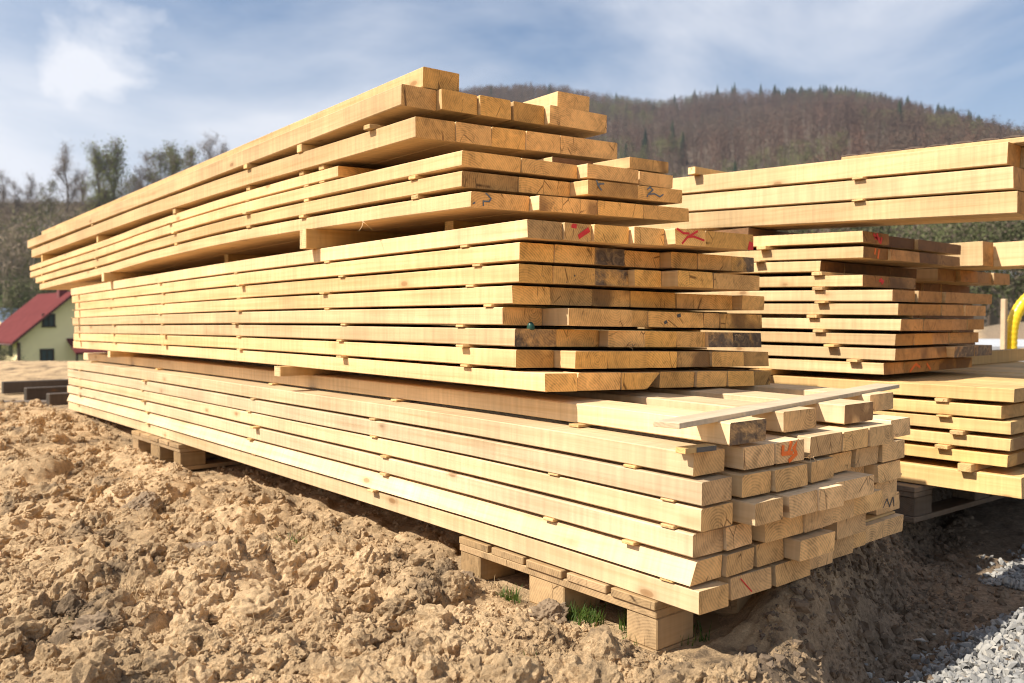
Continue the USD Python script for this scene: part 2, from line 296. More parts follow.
def dug(x, y):
    """How turned-over the soil is: 1 on the near side and heaps, small on the track."""
    d = bankd(x, y)
    w = np.maximum(smooth(1.66, 1.45, x) * smooth(.05, -.05, d), .62 * smooth(-.16, -.05, d) * smooth(.30, .12, d))
    w = np.maximum(w, .5 * smooth(4.6, 6, np.hypot(x, y)) * (np.abs(x - 2.7) > 1.25) * (np.abs(x - 4.6) > 1.25))
    w = np.maximum(w, .38 * smooth(1.40, 1.5, x) * smooth(2.9, 2.7, x) * smooth(2.1, 2.4, y) * smooth(8, 7.4, y))
    return w
W_ = dug(flatx[near], flaty[near])
P2 = np.stack([flatx[near], flaty[near]], 1)
warp = np.stack([N3(P2[:, 0], P2[:, 1], 14, 41, 3), N3(P2[:, 0], P2[:, 1], 14, 47, 3)], 1) * .055
tree = cKDTree(P2 + warp)
lump = np.zeros(len(P2))
g2 = np.random.default_rng(3)
for (n, r0, r1, hh, ext) in ((150, .09, .20, .66, 5.5), (420, .04, .09, .80, 5), (2600, .016, .042, .9, 4.5), (5200, .009, .018, 1.0, 3.2), (700, .05, .13, .5, 14)):
    for k in range(n):
        rad = r0 + (r1 - r0) * g2.random() ** 2.0
        rho = 1.1 + (ext - 1.1) * g2.random() ** 1.2 if ext < 10 else 4 + 11 * g2.random()
        a = np.radians(g2.uniform(-40, 38))
        c = rho * (math.cos(a) * HEAD + math.sin(a) * RIGHT)[:2]
        idx = tree.query_ball_point(c, rad)
        if not idx: continue
        q = np.linalg.norm((P2 + warp)[idx] - c, axis=1) / rad
        sh = rad * hh * np.sqrt(np.maximum(0, 1 - q ** 2)) * g2.uniform(.6, 1.15)
        lump[idx] = np.maximum(lump[idx], sh * .9 + lump[idx] * (.30 if r1 > .05 else .55) * (sh > 0))
fine = .040 * N3(P2[:, 0], P2[:, 1], 7, 51, 4) + .045 * (.20 - np.abs(N3(P2[:, 0], P2[:, 1], 17, 61, 3))) + .018 * N3(P2[:, 0], P2[:, 1], 48, 66, 3)
track = .016 * N3(P2[:, 0], P2[:, 1], 26, 71, 3) + .035 * N3(P2[:, 0], P2[:, 1], 5, 73, 3) + .25 * lump
gritty = np.clip(.25 + 3.2 * (N3(P2[:, 0], P2[:, 1], 2.1, 77, 3) + .16), .25, 1.15)
rough[near] = W_ * (lump * (.55 + .45 * gritty) + fine * gritty - .02) + (1 - W_) * track
under = (np.abs(flatx - 2.15) < .6) & (flaty > 1.28) & (flaty < 9)
rough *= 1 - .75 * ((flatx > .7) & (flatx < 3.2) & (flaty > 7.6) & (flaty < 11.2))
rough *= 1 - .55 * ((flatx > 1.38) & (flatx < 1.56) & (flaty > 1.2) & (flaty < 2.2))
rough[under] = np.where(flaty[under] < 2.25, np.minimum(rough[under], .0), rough[under])
und2 = (flatx > 1.54) & (flatx < 2.9) & (flaty > 1.25) & (flaty < 8)
gz = gz + rough.reshape(gz.shape)
cap = np.where(und2, .128, 1e9).reshape(gz.shape); gz = np.minimum(gz, cap)
nr, na = gx.shape
V = np.stack([gx, gy, gz], -1).reshape(-1, 3)
i, j = np.meshgrid(np.arange(nr - 1), np.arange(na - 1), indexing='ij')
q = np.stack([i * na + j, i * na + j + 1, (i + 1) * na + j + 1, (i + 1) * na + j], -1).reshape(-1, 4)
F = np.vstack([q[:, [0, 2, 1]], q[:, [0, 3, 2]]])
nearV = cKDTree(np.stack([flatx, flaty], 1)[near]); nearZ = V[near, 2]
def surf(x, y):
    """Height of the finished sheet at a near point."""
    return float(nearZ[nearV.query([x, y])[1]])

soil = usdkit.material(stage, '/World/Looks/soil', {
    'g': ('geometry', {}), 'n1': ('noise_texture', {'scale': 3.4, 'detail': 6, 'roughness': .68, 'distortion': .6}), 'n2': ('noise_texture', {'scale': 52, 'detail': 7, 'roughness': .75}),
    'n3': ('noise_texture', {'scale': 260, 'detail': 3, 'roughness': .7}), 'n4': ('noise_texture', {'scale': .045, 'detail': 6, 'roughness': .65}),
    'r1': ('rgb_ramp', {'ramp': [(0, (.10, .071, .046)), (.35, (.19, .134, .083)), (.44, (.42, .29, .162)), (.57, (.58, .405, .228)), (1, (.67, .515, .33))]}),
    'r2': ('map_range', {'from_min': .3, 'from_max': .7, 'to_min': .62, 'to_max': 1.25}), 'r3': ('map_range', {'from_min': .3, 'from_max': .7, 'to_min': .78, 'to_max': 1.2}),
    'mm': ('math', {'math_type': 'multiply'}), 'ml': ('mix_color', {'blend_type': 'multiply', 'fac': 1, 'use_clamp': False}),
    'sep': ('separate_xyz', {}),
    # damp dark earth of the dug track
    'dt': ('vector_math', {'math_type': 'dot_product', 'vector2': (.34, -.9404, 0)}), 'nd': ('noise_texture', {'scale': 3.0, 'detail': 4}), 'dd': ('math', {'math_type': 'multiply_add', 'value2': .22}),
    'rd': ('map_range', {'from_min': -.25 + .10, 'from_max': .02 + .10, 'to_min': 0, 'to_max': 1, 'clamp': True}),
    'xg': ('map_range', {'from_min': 1.35, 'from_max': 1.75, 'to_min': 0, 'to_max': 1, 'clamp': True}), 'dx': ('math', {'math_type': 'multiply'}),
    'rt': ('rgb_ramp', {'ramp': [(0, (.12, .088, .06)), (.5, (.25, .183, .122)), (1, (.40, .30, .205))]}),
    'mt': ('mix_color', {}),
    # far land: meadow and brown wood floor
    'len': ('vector_math', {'math_type': 'length'}), 'fl': ('map_range', {'from_min': 17, 'from_max': 30, 'to_min': 0, 'to_max': 1, 'clamp': True}),
    'rf': ('rgb_ramp', {'ramp': [(0, (.085, .115, .035)), (.45, (.10, .125, .045)), (.55, (.105, .080, .055)), (1, (.085, .062, .045))]}),
    'zz': ('map_range', {'from_min': 2, 'from_max': 12, 'to_min': 0, 'to_max': .42, 'clamp': True}), 'fz': ('math', {'math_type': 'add'}), 'n4s': ('math', {'math_type': 'multiply_add', 'value2': .8, 'value3': -.05}),
    'mf': ('mix_color', {}),
    'b': ('bump', {'strength': .8, 'distance': .018}), 'hb': ('math', {'math_type': 'multiply_add', 'value2': .35}),
    'p': ('principled_bsdf', {'roughness': .95, 'specular_ior_level': .12}),
}, [('g.position', 'n1.vector'), ('g.position', 'n2.vector'), ('g.position', 'n3.vector'), ('g.position', 'n4.vector'), ('g.position', 'nd.vector'), ('g.position', 'dt.vector1'), ('g.position', 'sep.vector'), ('g.position', 'len.vector1'),
    ('n1.fac', 'r1.fac'), ('n2.fac', 'r2.value'), ('n3.fac', 'r3.value'), ('r2.result', 'mm.value1'), ('r3.result', 'mm.value2'), ('r1.color', 'mt.a'),
    ('nd.fac', 'dd.value1'), ('dt.value', 'dd.value3'), ('dd.value', 'rd.value'), ('sep.x', 'xg.value'), ('xg.result', 'dx.value1'), ('rd.result', 'dx.value2'), ('dx.value', 'mt.fac'), ('n2.fac', 'rt.fac'), ('rt.color', 'mt.b'),
    ('mt.result', 'ml.a'), ('mm.value', 'ml.b'), ('len.value', 'fl.value'), ('fl.result', 'mf.fac'), ('ml.result', 'mf.a'),
    ('n4.fac', 'n4s.value1'), ('sep.z', 'zz.value'), ('zz.result', 'fz.value1'), ('n4s.value', 'fz.value2'), ('fz.value', 'rf.fac'), ('rf.color', 'mf.b'), ('mf.result', 'p.base_color'),
    ('n3.fac', 'hb.value1'), ('n2.fac', 'hb.value3'), ('hb.value', 'b.height'), ('b.normal', 'p.normal')], surface='p.BSDF')
# dot product against the line needs its offset: dt - LINE0.n
stage.GetPrimAtPath('/World/Looks/soil/rd').GetAttribute('inputs:from_min').Set(float(-.22 + LINE0 @ LINEN + .11))
stage.GetPrimAtPath('/World/Looks/soil/rd').GetAttribute('inputs:from_max').Set(float(.02 + LINE0 @ LINEN + .11))
tag(obj('ground', trimesh.Trimesh(V, F, process=False), soil, smooth=True), kind='structure')

def rock(seed, sub=2, amp=.35, sc=(1, .85, .7)):
    s = trimesh.creation.icosphere(sub, 1.0); v = np.array(s.vertices)
    d = 1 + amp * 2 * (meshkit.fbm(v * 1.3 + seed * 7.1, 3, seed) - .5) + amp * .8 * (meshkit.noise(v * 4 + seed, seed) - .5)
    v = v * d[:, None] * np.array(sc); return trimesh.Trimesh(v, s.faces, process=False)
def chip(seed):
    r_ = np.random.default_rng(seed); p = r_.normal(size=(11, 3)); p /= np.linalg.norm(p, axis=1)[:, None]
    return trimesh.convex.convex_hull(p * np.array([1, .72, .55]))
def instancer(name, protos, mats, pts, idx, scl, quat, smooth=False):
    pi = UsdGeom.PointInstancer.Define(stage, numbered('/World/' + name)); base = str(pi.GetPath())
    rel = pi.CreatePrototypesRel()
    for k, (pm, mt) in enumerate(zip(protos, mats)):
        g = usdkit.mesh(stage, f'{base}/{name}_form' + (f'_{k:03d}' if k else ''), pm, mt, smooth); rel.AddTarget(g.GetPath())
    pi.CreateProtoIndicesAttr(Vt.IntArray.FromNumpy(np.asarray(idx, np.int32)))
    pi.CreatePositionsAttr(Vt.Vec3fArray.FromNumpy(np.asarray(pts, np.float32)))
    pi.CreateScalesAttr(Vt.Vec3fArray.FromNumpy(np.asarray(scl, np.float32)))
    pi.CreateOrientationsAttr(Vt.QuathArray([Gf.Quath(float(a), float(b), float(c), float(d)) for a, b, c, d in quat]))
    return pi.GetPrim()
def rquat(n, g):
    q_ = g.normal(size=(n, 4)); return q_ / np.linalg.norm(q_, axis=1)[:, None]
def zquat(n, g):
    a = g.uniform(0, 2 * np.pi, n) / 2; z0 = np.zeros(n); return np.stack([np.cos(a), z0, z0, np.sin(a)], 1)

def crumb(name, stops, sc=9):
    return usdkit.material(stage, '/World/Looks/' + name, {'g': ('geometry', {}), 'oi': ('object_info', {}), 'tc': ('texture_coordinate', {}), 'n': ('noise_texture', {'scale': sc, 'detail': 5, 'roughness': .65}),
        'a': ('math', {'math_type': 'multiply_add', 'value2': .5}), 'h': ('math', {'math_type': 'multiply', 'value2': .5}), 'r': ('rgb_ramp', {'ramp': stops}), 'b': ('bump', {'strength': .5, 'distance': .006}),
        'p': ('principled_bsdf', {'roughness': .95, 'specular_ior_level': .12})},
        [('g.position', 'n.vector'), ('oi.random', 'h.value1'), ('n.fac', 'a.value1'), ('h.value', 'a.value3'), ('a.value', 'r.fac'), ('r.color', 'p.base_color'), ('n.fac', 'b.height'), ('b.normal', 'p.normal')], surface='p.BSDF')
CLOD = crumb('clod', [(0, (.14, .10, .062)), (.25, (.25, .178, .108)), (.5, (.38, .262, .152)), (.8, (.45, .325, .195)), (1, (.54, .43, .30))], 40)
BIGDARK = crumb('grey_brown_clod', [(0, (.10, .074, .05)), (.35, (.16, .116, .076)), (.6, (.23, .165, .105)), (1, (.33, .24, .15))], 22)
DARKCLOD = crumb('dark_clod', [(0, (.085, .062, .043)), (.5, (.145, .106, .072)), (1, (.23, .17, .115))], 40)
GRAVEL = crumb('crushed_stone', [(0, (.13, .125, .12)), (.3, (.20, .195, .185)), (.55, (.29, .28, .26)), (.78, (.36, .335, .29)), (1, (.48, .46, .42))], 60)

g3 = np.random.default_rng(17)
def surfs(x, y): return nearZ[nearV.query(np.stack([x, y], 1))[1]]
n = 110000
rho = 1.25 + 7.5 * g3.random(n) ** 1.7; a = np.radians(g3.uniform(-39, 30, n)); cx = rho * (np.cos(a) * HEAD[0] + np.sin(a) * RIGHT[0]); cy = rho * (np.cos(a) * HEAD[1] + np.sin(a) * RIGHT[1])
keep = (g3.random(n) < dug(cx, cy) * 1.1) & (N3(cx, cy, 2.2, 33, 3) + .5 > g3.random(n) * .75); cx, cy, rho = cx[keep][:40000], cy[keep][:40000], rho[keep][:40000]; n = len(cx)
sz = (.0026 + .0110 * g3.random(n) ** 4) * (1 + .13 * np.maximum(0, rho - 3))
tag(instancer('soil_crumbs', [rock(k, 1, .9) for k in range(6)], [soil] * 6, np.stack([cx, cy, surfs(cx, cy) + sz * .15], 1), g3.integers(0, 6, n), np.stack([sz] * 3, 1), rquat(n, g3)), 'loose tan crumbs of dug soil scattered over the near ground', 'soil', kind='stuff')
n = 24000                                                # broken clods, too many to count
rho = 1.3 + 14 * g3.random(n) ** 1.75; a = np.radians(g3.uniform(-39, 22, n)); cx = rho * (np.cos(a) * HEAD[0] + np.sin(a) * RIGHT[0]); cy = rho * (np.cos(a) * HEAD[1] + np.sin(a) * RIGHT[1])
keep = (g3.random(n) < dug(cx, cy) - .35) & (cx < 1.52) & ~((cx > .9) & (cy > 7.7) & (cy < 11)) & ~((cx > 1.40) & (cy > 1.2) & (cy < 2.2)) & (N3(cx, cy, 1.6, 37, 3) + .5 > g3.random(n) * .8); cx, cy, rho = cx[keep][:4200], cy[keep][:4200], rho[keep][:4200]; n = len(cx)
sz = (.011 + .040 * g3.random(n) ** 3.2) * (1 + .06 * np.maximum(0, rho - 3))
def lumpy(k):
    r_ = rock(k + 60, 3, .5, (1, .85, .75)); v = np.array(r_.vertices); v *= (1 + .30 * (meshkit.fbm(v * 3.3 + k, 3, k) - .5) + .12 * (meshkit.noise(v * 9 + k, k) - .5))[:, None]; return trimesh.Trimesh(v, r_.faces, process=False)
tag(instancer('soil_clods', [lumpy(k) for k in range(7)], [soil] * 7, np.stack([cx, cy, surfs(cx, cy) + sz * .05], 1), g3.integers(0, 7, n), np.stack([sz] * 3, 1), rquat(n, g3)), 'broken tan clods of earth heaped over the dug ground', 'soil', kind='stuff')
n = 9000                                                 # darker crumbs of the bank and the track
x, y = g3.uniform(1.6, 4.0, n), g3.uniform(.9, 2.4, n); d = bankd(x, y)
keep = (d > -.15) & (g3.random(n) < np.exp(-np.maximum(0, d - .1) * 6)) & ~((x > 1.56) & (x < 2.7) & (y > 1.7)); x, y = x[keep][:3600], y[keep][:3600]; n = len(x)
sz = .0035 + .018 * g3.random(n) ** 4
tag(instancer('bank_crumbs', [rock(k + 9, 1, .8) for k in range(4)], [DARKCLOD] * 4, np.stack([x, y, surfs(x, y) + sz * .1], 1), g3.integers(0, 4, n), np.stack([sz] * 3, 1), rquat(n, g3)), 'dark earth crumbs on the shaded bank below the near stack', 'soil', kind='stuff')
n = 130000                                               # crushed stone along the track
x, y = g3.uniform(1.9, 5.6, n), g3.uniform(-.7, 1.5, n)
edge = np.where(x > 3.38, 1.33, 1.08 - .9 * np.maximum(0, x - 3.12)) + .16 * N3(x, y, 2.6, 81, 2)
keep = ((y > .34 * x - .15) | (g3.random(n) < .55)) & (x > 1.98 + .5 * np.maximum(0, y - .75)) & (g3.random(n) < np.where(y < edge - .04, 1, np.exp(-(y - edge + .04) * 40))); x, y, edge = x[keep][:60000], y[keep][:60000], edge[keep][:60000]; n = len(x)
sz = .006 + .0125 * g3.random(n) ** 1.8
tag(instancer('gravel', [chip(k + 3) for k in range(7)], [GRAVEL] * 7, np.stack([x, y, surfs(x, y) + sz * (.3 + 1.3 * g3.random(n) * (y < edge - .06))], 1), g3.integers(0, 7, n), np.stack([sz * g3.uniform(.8, 1.6, n), sz, sz], 1), rquat(n, g3)), 'pale grey crushed stone along the track at the lower right', 'gravel', kind='stuff')

# ------------------------------------------------------------------ stacks of sawn timber
ORD = ['zeroth', 'first', 'second', 'third', 'fourth', 'fifth', 'sixth', 'seventh', 'eighth', 'ninth', 'tenth']
def plank_mesh(x0, x1, y0, y1, zb, h, tilt=0, xref=1.56, bow=0, skew=(0, 0), chamf=.0025, profile=None, seg=14, twist=0):
    """A sawn length along y whose underside follows zb(y); returned about its near end's lower centre."""
    w = x1 - x0
    if profile is None:
        c = chamf; prof = np.array([(c, 0), (w - c, 0), (w, c), (w, h - c), (w - c, h), (c, h), (0, h - c), (0, c)])
    else: prof = np.array(profile) * (w, h)
    n = len(prof); ys = np.linspace(y0, y1, seg + 1); V = []
    for k, y in enumerate(ys):
        t = (y - y0) / (y1 - y0); z = float(zb(y))
        px = x0 + prof[:, 0] + bow * math.sin(math.pi * t) + random.uniform(-.0007, .0007)
        pz = z + prof[:, 1] - np.where(prof[:, 1] > h / 2, random.uniform(0, .0010), 0) + tilt * (x0 + prof[:, 0] - xref) + twist * t * (prof[:, 0] - w / 2)
        e = (skew[0] * (prof[:, 0] / w - .5) + skew[1] * (prof[:, 1] / h - .5)) * (1 if k in (0, seg) else 0)
        V.append(np.stack([px, y + e, pz], 1))
    V = np.vstack(V); Fc = []
    for k in range(seg):
        for a in range(n):
            b = (a + 1) % n; Fc += [(k * n + a, k * n + b, (k + 1) * n + b), (k * n + a, (k + 1) * n + b, (k + 1) * n + a)]
    Fc += [(0, a + 1, a) for a in range(1, n - 1)]; e = seg * n
    Fc += [(e, e + a, e + a + 1) for a in range(1, n - 1)]
    o = np.array([(x0 + x1) / 2, y0, float(zb(y0)) + tilt * ((x0 + x1) / 2 - xref)])
    return trimesh.Trimesh(V - o, np.array(Fc)[:, ::-1], process=False), o
def stroke_mesh(lines, w, h, wid, back=.0004, thick=.0007):
    """Brush strokes on an end face; points are fractions of the face, left to right and bottom to top."""
    L = []
    for ln in lines:
        p = np.array(ln, float) * (w, h) - (w / 2, 0)
        for a, b in zip(p[:-1], p[1:]):
            d = b - a; l = np.linalg.norm(d); bx = trimesh.creation.box([l + wid * .6, thick, wid]); ang = math.atan2(d[1], d[0])
            bx.apply_transform(trimesh.transformations.rotation_matrix(-ang, [0, 1, 0])); mid = (a + b) / 2
            bx.apply_translation([mid[0], -back - thick / 2 - .0003 * (len(L) % 3), mid[1]]); L.append(bx)
    return cat_(L)
LOOKW = {'p': '', 'g': 'brown-ended', 's': 'grey-ended', 'h': 'dark-hearted', 'm': 'mould-speckled', 'd': 'dark brown-ended', 'o': 'brown-ended'}
def lay(bundle, where, rowname, X, Y, y1, zb, h, tone, tilt, xref, col, ncol, kind='plank', parts=(), profile=None, mark='', group=None, wmat=None, label=None, skew=None):
    tname = 'timber_beam' if kind == 'beam' else 'sawn_plank'
    if label is None:
        pos = {1: 'leftmost', ncol: 'rightmost'}.get(col, ORD[col] + ' from left') if ncol > 1 else 'single'
        label = ' '.join(x for x in (mark or LOOKW[tone], kind if (mark or LOOKW[tone]) else 'pale ' + kind, pos + ',', rowname, 'of', where) if x)
    bow = random.uniform(-.004, .004)
    msh, o = plank_mesh(X[0], X[1], Y, y1, zb, h, tilt, xref, bow, skew or (random.uniform(-.006, .006), random.uniform(-.004, .004)), random.uniform(.0015, .0035), profile, twist=random.uniform(-.02, .02))
    mat = wmat or W[bundle, tone]
    if parts:
        t = thing(tname, label, kind, o, 0, group)
        obj('board', msh, mat, t)
        for pn, pm, pmat in parts: obj(pn, pm, pmat, t)
    else:
        t = tag(obj(tname, msh, mat, None, o), label, kind, group)
    return t
def stick(x0, x1, y, z0, z1, h, label, wid=.045, mat=STICK, name='spacer_stick', cat='spacer', group=None, c=.0015):
    """A batten lying across the rows; z0, z1 its underside at either end."""
    b = cbox(0, x1 - x0, -wid / 2, wid / 2, 0, h, min(c, h * .25)); v = np.array(b.vertices); v[:, 2] += (z1 - z0) * v[:, 0] / (x1 - x0); b = trimesh.Trimesh(v, b.faces, process=False)
    return tag(obj(name, b, mat, None, (x0, y, z0), rot=random.uniform(-1.2, 1.2)), label, cat, group)
def jit(a): return random.uniform(-a, a)

# --- near stack, bottom bundle (row 1 is the lowest)
LOWROW = {1: 'lowest row', 2: 'second row up', 3: 'third row up', 4: 'fourth row up', 5: 'fifth row up', 6: 'sixth row up', 7: 'loose top row'}
LOW_Z = {1: .150, 2: .213, 3: .277, 4: .341, 5: .402, 6: .465, 7: .529}
def low_bend(y): return -.020 * (max(0, y - 3.9) / 3.4) ** 2 - .006 * (max(0, 2.2 - y)) ** 2 + .004 * math.exp(-((y - 2.3) / 1) ** 2)
LOW = {
 1: [(1.56, 1.665, 1.205), (1.70, 1.862, 1.219), (1.875, 2.035, 1.213), (2.04, 2.185, 1.235), (2.19, 2.325, 1.25), (2.33, 2.435, 1.27), (2.44, 2.56, 1.275), (2.563, 2.683, 1.276)],
 2: [(1.555, 1.668, 1.225), (1.672, 1.785, 1.215), (1.80, 1.917, 1.218), (1.925, 2.087, 1.174), (2.10, 2.19, 1.27), (2.198, 2.356, 1.229), (2.37, 2.55, 1.33), (2.562, 2.722, 1.304)],
 3: [(1.56, 1.667, 1.223), (1.672, 1.78, 1.217), (1.803, 1.967, 1.196), (1.97, 2.115, 1.191), (2.118, 2.236, 1.199), (2.242, 2.402, 1.204), (2.41, 2.468, 1.25), (2.472, 2.602, 1.258)],
 4: [(1.56, 1.679, 1.203), (1.704, 1.823, 1.159), (1.84, 1.969, 1.154), (1.972, 2.08, 1.148), (2.083, 2.285, 1.17), (2.30, 2.425, 1.27), (2.432, 2.582, 1.234)],
 5: [(1.557, 1.671, 1.20), (1.705, 1.818, 1.193), (1.828, 1.973, 1.185), (2.0, 2.12, 1.193), (2.14, 2.272, 1.226), (2.30, 2.43, 1.231), (2.448, 2.595, 1.229)],
 6: [(1.561, 1.678, 1.226), (1.722, 1.848, 1.203), (1.856, 1.974, 1.199), (2.01, 2.171, 1.202), (2.174, 2.318, 1.202), (2.321, 2.452, 1.198), (2.47, 2.526, 1.33), (2.532, 2.66, 1.244)],
 7: [(1.668, 1.812, 1.203), (1.965, 2.125, 1.252), (2.255, 2.42, 1.242), (2.605, 2.768, 1.35)]}
NEARLOW = "near stack's bottom bundle"
for r, L in LOW.items():
    for c, (a, b, y) in enumerate(L, 1):
        tone = {(3, 1): 'h', (7, 1): 's', (7, 3): 'h'}.get((r, c), 'p'); parts = []; mark = ''; prof = None; h = .0545 + jit(.0005)
        w = b - a
        if (r, c) == (6, 3):
            parts.append(('paint_mark', stroke_mesh([[(.22, .78), (.20, .45), (.55, .42)], [(.52, .92), (.42, .45)], [(.80, .92), (.62, .62), (.72, .35), (.45, .08)]], w, h, .011), ORANGE)); mark = 'orange-marked'
        if (r, c) == (2, 8):
            parts.append(('pencil_mark', stroke_mesh([[(.25, .2), (.45, .78), (.55, .3), (.7, .85), (.74, .25)]], w, h, .004), INK)); mark = 'pencil-marked'
        if (r, c) == (1, 2):
            parts.append(('red_line', stroke_mesh([[(.22, .85), (.50, .12)]], w, h, .003), RED)); mark = 'red-lined'
        if (r, c) == (2, 1): prof = [(.0, .0), (.86, .0), (1, .28), (1, 1), (.98, 1), (.15, .98), (.13, .95), (0, .06)]; mark = 'wane-edged'; prof = [(-.02, 0), (1, 0), (1, .04), (1, .96), (.99, 1), (.2, 1), (.14, .94), (-.01, .08)]
        fill = {(6, 7): 'recessed', (3, 7): 'narrow'}.get((r, c), mark)
        lay('low', NEARLOW, LOWROW[r], (a, b), y, 7.26 + jit(.05) + (.0 if r > 1 else .03), lambda yy, r=r: LOW_Z[r] + low_bend(yy) + (jit(0)), h, tone, 0, 1.56, c, len(L), 'beam', parts, prof, fill)
nn = 0
for g in range(1, 7):
    ys = [1.30, 1.72 + jit(.05), 2.62 + jit(.05), 3.72 + jit(.06), 5.3 + jit(.08), 6.88 + jit(.04)]
    if g == 6: ys[0] = 1.50
    for q_, y in enumerate(ys):
        if (g == 6 and q_ == 0) or (g in (1, 3, 5) and q_ == 1): continue
        if g in (2, 5) and q_ == 0: y += .12
        zt = LOW_Z[g] + .0552 + low_bend(y); hh = LOW_Z[g + 1] + low_bend(y) - zt - .0006
        if hh < .004: hh = .004
        x0 = 1.556 - max(0, jit(.022)) + (.085 if g == 6 and q_ else 0)
        stick(x0, 2.66 + jit(.03), y, zt, zt, hh, f"spacer stick above {LOWROW[g]} of {NEARLOW}, {ORD[q_ + 1]} from near end", .04)

# --- near stack, middle bundle (row 1 is the top)
MIDROW = {1: 'top row', 2: 'second row down', 3: 'third row down', 4: 'fourth row down', 5: 'fifth row down', 6: 'sixth row down', 7: 'seventh row down', 8: 'lowest row'}
MID = {
 1: [(1.56, 1.697, 1.81, 'g'), (1.699, 1.812, 1.806, 'p'), (1.814, 1.960, 1.795, 'p'), (1.965, 2.102, 1.773, 'p'), (2.104, 2.255, 1.728, 'p'), (2.258, 2.515, 1.728, 'p')],
 2: [(1.56, 1.696, 1.846, 'p'), (1.698, 1.867, 1.846, 'p'), (1.869, 1.997, 1.846, 's'), (2.021, 2.192, 1.866, 'p'), (2.194, 2.328, 1.819, 'p'), (2.33, 2.514, 1.815, 'p'), (2.516, 2.651, 1.815, 's')],
 3: [(1.56, 1.697, 1.851, 'm'), (1.699, 1.872, 1.851, 'm'), (1.874, 2.019, 1.851, 's'), (2.021, 2.145, 1.821, 'h'), (2.147, 2.333, 1.755, 'p'), (2.362, 2.631, 1.775, 'p')],
 4: [(1.56, 1.703, 1.872, 'p'), (1.713, 1.890, 1.882, 'p'), (1.893, 2.062, 1.882, 'h'), (2.065, 2.296, 1.882, 'p'), (2.299, 2.484, 1.882, 'p'), (2.487, 2.613, 1.882, 'p'), (2.615, 2.761, 1.841, 'p')],
 5: [(1.56, 1.708, 1.914, 'p'), (1.71, 1.977, 1.796, 'p'), (2.032, 2.110, 1.846, 'p'), (2.112, 2.392, 1.842, 'p'), (2.421, 2.514, 1.862, 'h'), (2.516, 2.778, 1.862, 'h')],
 6: [(1.56, 1.713, 1.858, 's'), (1.715, 1.899, 1.858, 'h'), (1.901, 2.067, 1.82, 'p'), (2.069, 2.22, 1.82, 'p'), (2.235, 2.391, 1.83, 'p'), (2.393, 2.53, 1.817, 's'), (2.533, 2.70, 1.817, 's')],
 7: [(1.56, 1.701, 1.856, 'g'), (1.706, 1.842, 1.767, 'p'), (1.854, 2.027, 1.777, 'p'), (2.03, 2.171, 1.777, 'p'), (2.21, 2.389, 1.807, 'h'), (2.391, 2.566, 1.798, 'p'), (2.569, 2.72, 1.798, 'g')],
 8: [(1.57, 1.698, 1.747, 'p'), (1.71, 1.886, 1.757, 'p'), (1.888, 2.061, 1.753, 'p'), (2.099, 2.268, 1.783, 'p'), (2.273, 2.443, 1.775, 'p'), (2.445, 2.601, 1.775, 'p'), (2.604, 2.697, 1.775, 'g')]}
mid8 = PchipInterpolator([1.6, 1.9, 3.68, 5.5, 7.2], [.6205, .6215, .626, .619, .608]); midp = PchipInterpolator([1.6, 2.0, 3.68, 7.2], [.0614, .0612, .0598, .0565])
def mid_z(k, y): return float(mid8(y) + (8 - k) * midp(y))
def mid_t(k): return -.034 + .045 * (8 - k) / 7
NEARMID = "near stack's middle bundle"
for r, L in MID.items():
    for c, (a, b, y, tone) in enumerate(L, 1):
        h = min(.0525, .0525) + jit(.0005); w = b - a; parts = []; mark = ''; prof = None
        if (r, c) == (1, 2): parts.append(('paint_mark', stroke_mesh([[(.26, .88), (.42, .86)], [(.27, .80), (.41, .78)], [(.52, .30), (.86, .74)], [(.54, .22), (.90, .64)]], w, h, .009), RED)); mark = 'red-dashed'
        if (r, c) == (1, 5): parts.append(('paint_mark', stroke_mesh([[(.06, .95), (.26, .72), (.44, .74)], [(.72, .92), (.40, .52), (.22, .10)], [(.38, .52), (.60, .58), (.94, .40)]], w, h, .007), RED)); mark = 'red-marked'
        if (r, c) == (1, 6): parts.append(('paint_mark', stroke_mesh([[(.955, .10), (.965, .92)], [(.99, .10), (.99, .90)], [(.915, .08), (.94, .5)]], w, h, .012), RED)); mark = 'red-edged'
        if (r, c) == (5, 4): parts.append(('dark_knot', cat_([stroke_mesh([[(.28, .30), (.31, .36)]], w, h, .010), stroke_mesh([[(.52, .74), (.56, .78)]], w, h, .011)]), INK)); mark = 'two-knotted'
        if (r, c) == (8, 3): prof = [(.0, 0), (.64, 0), (.66, .02), (1, .96), (.99, 1), (.02, 1), (0, .97), (0, .02)]; mark = 'slant-edged'
        far = 7.06 + jit(.07)
        lay('mid', NEARMID, MIDROW[r], (a + jit(.003) * (c == 1), b), y, far, lambda yy, r=r: mid_z(r, yy), h, tone, mid_t(r), 1.56, c, len(L), 'plank', parts, prof, mark)
for g in range(1, 8):                                    # the sticks lie on row g+1, under row g
    ys = [2.08 + jit(.05), 2.95 + jit(.1), 3.86 + jit(.05), 4.95 + jit(.05), 5.98 + jit(.05), 6.86 + jit(.03)]
    if g == 4: ys[0] = 1.98
    for q_, y in enumerate(ys):
        zt = mid_z(g + 1, y) + .0532; hh = mid_z(g, y) - zt - .0004
        if hh < .003: hh = .003
        x0 = 1.556 - max(0, jit(.02)) - (.03 if q_ == 5 else 0); x1 = 2.70 + jit(.03)
        t0, t1 = mid_t(g + 1) * (x0 - 1.56), mid_t(g + 1) * (x1 - 1.56)
        stick(x0, x1, y, zt + t0, zt + t1, hh, f"spacer stick under {MIDROW[g]} of {NEARMID}, {ORD[q_ + 1]} from near end", .038)
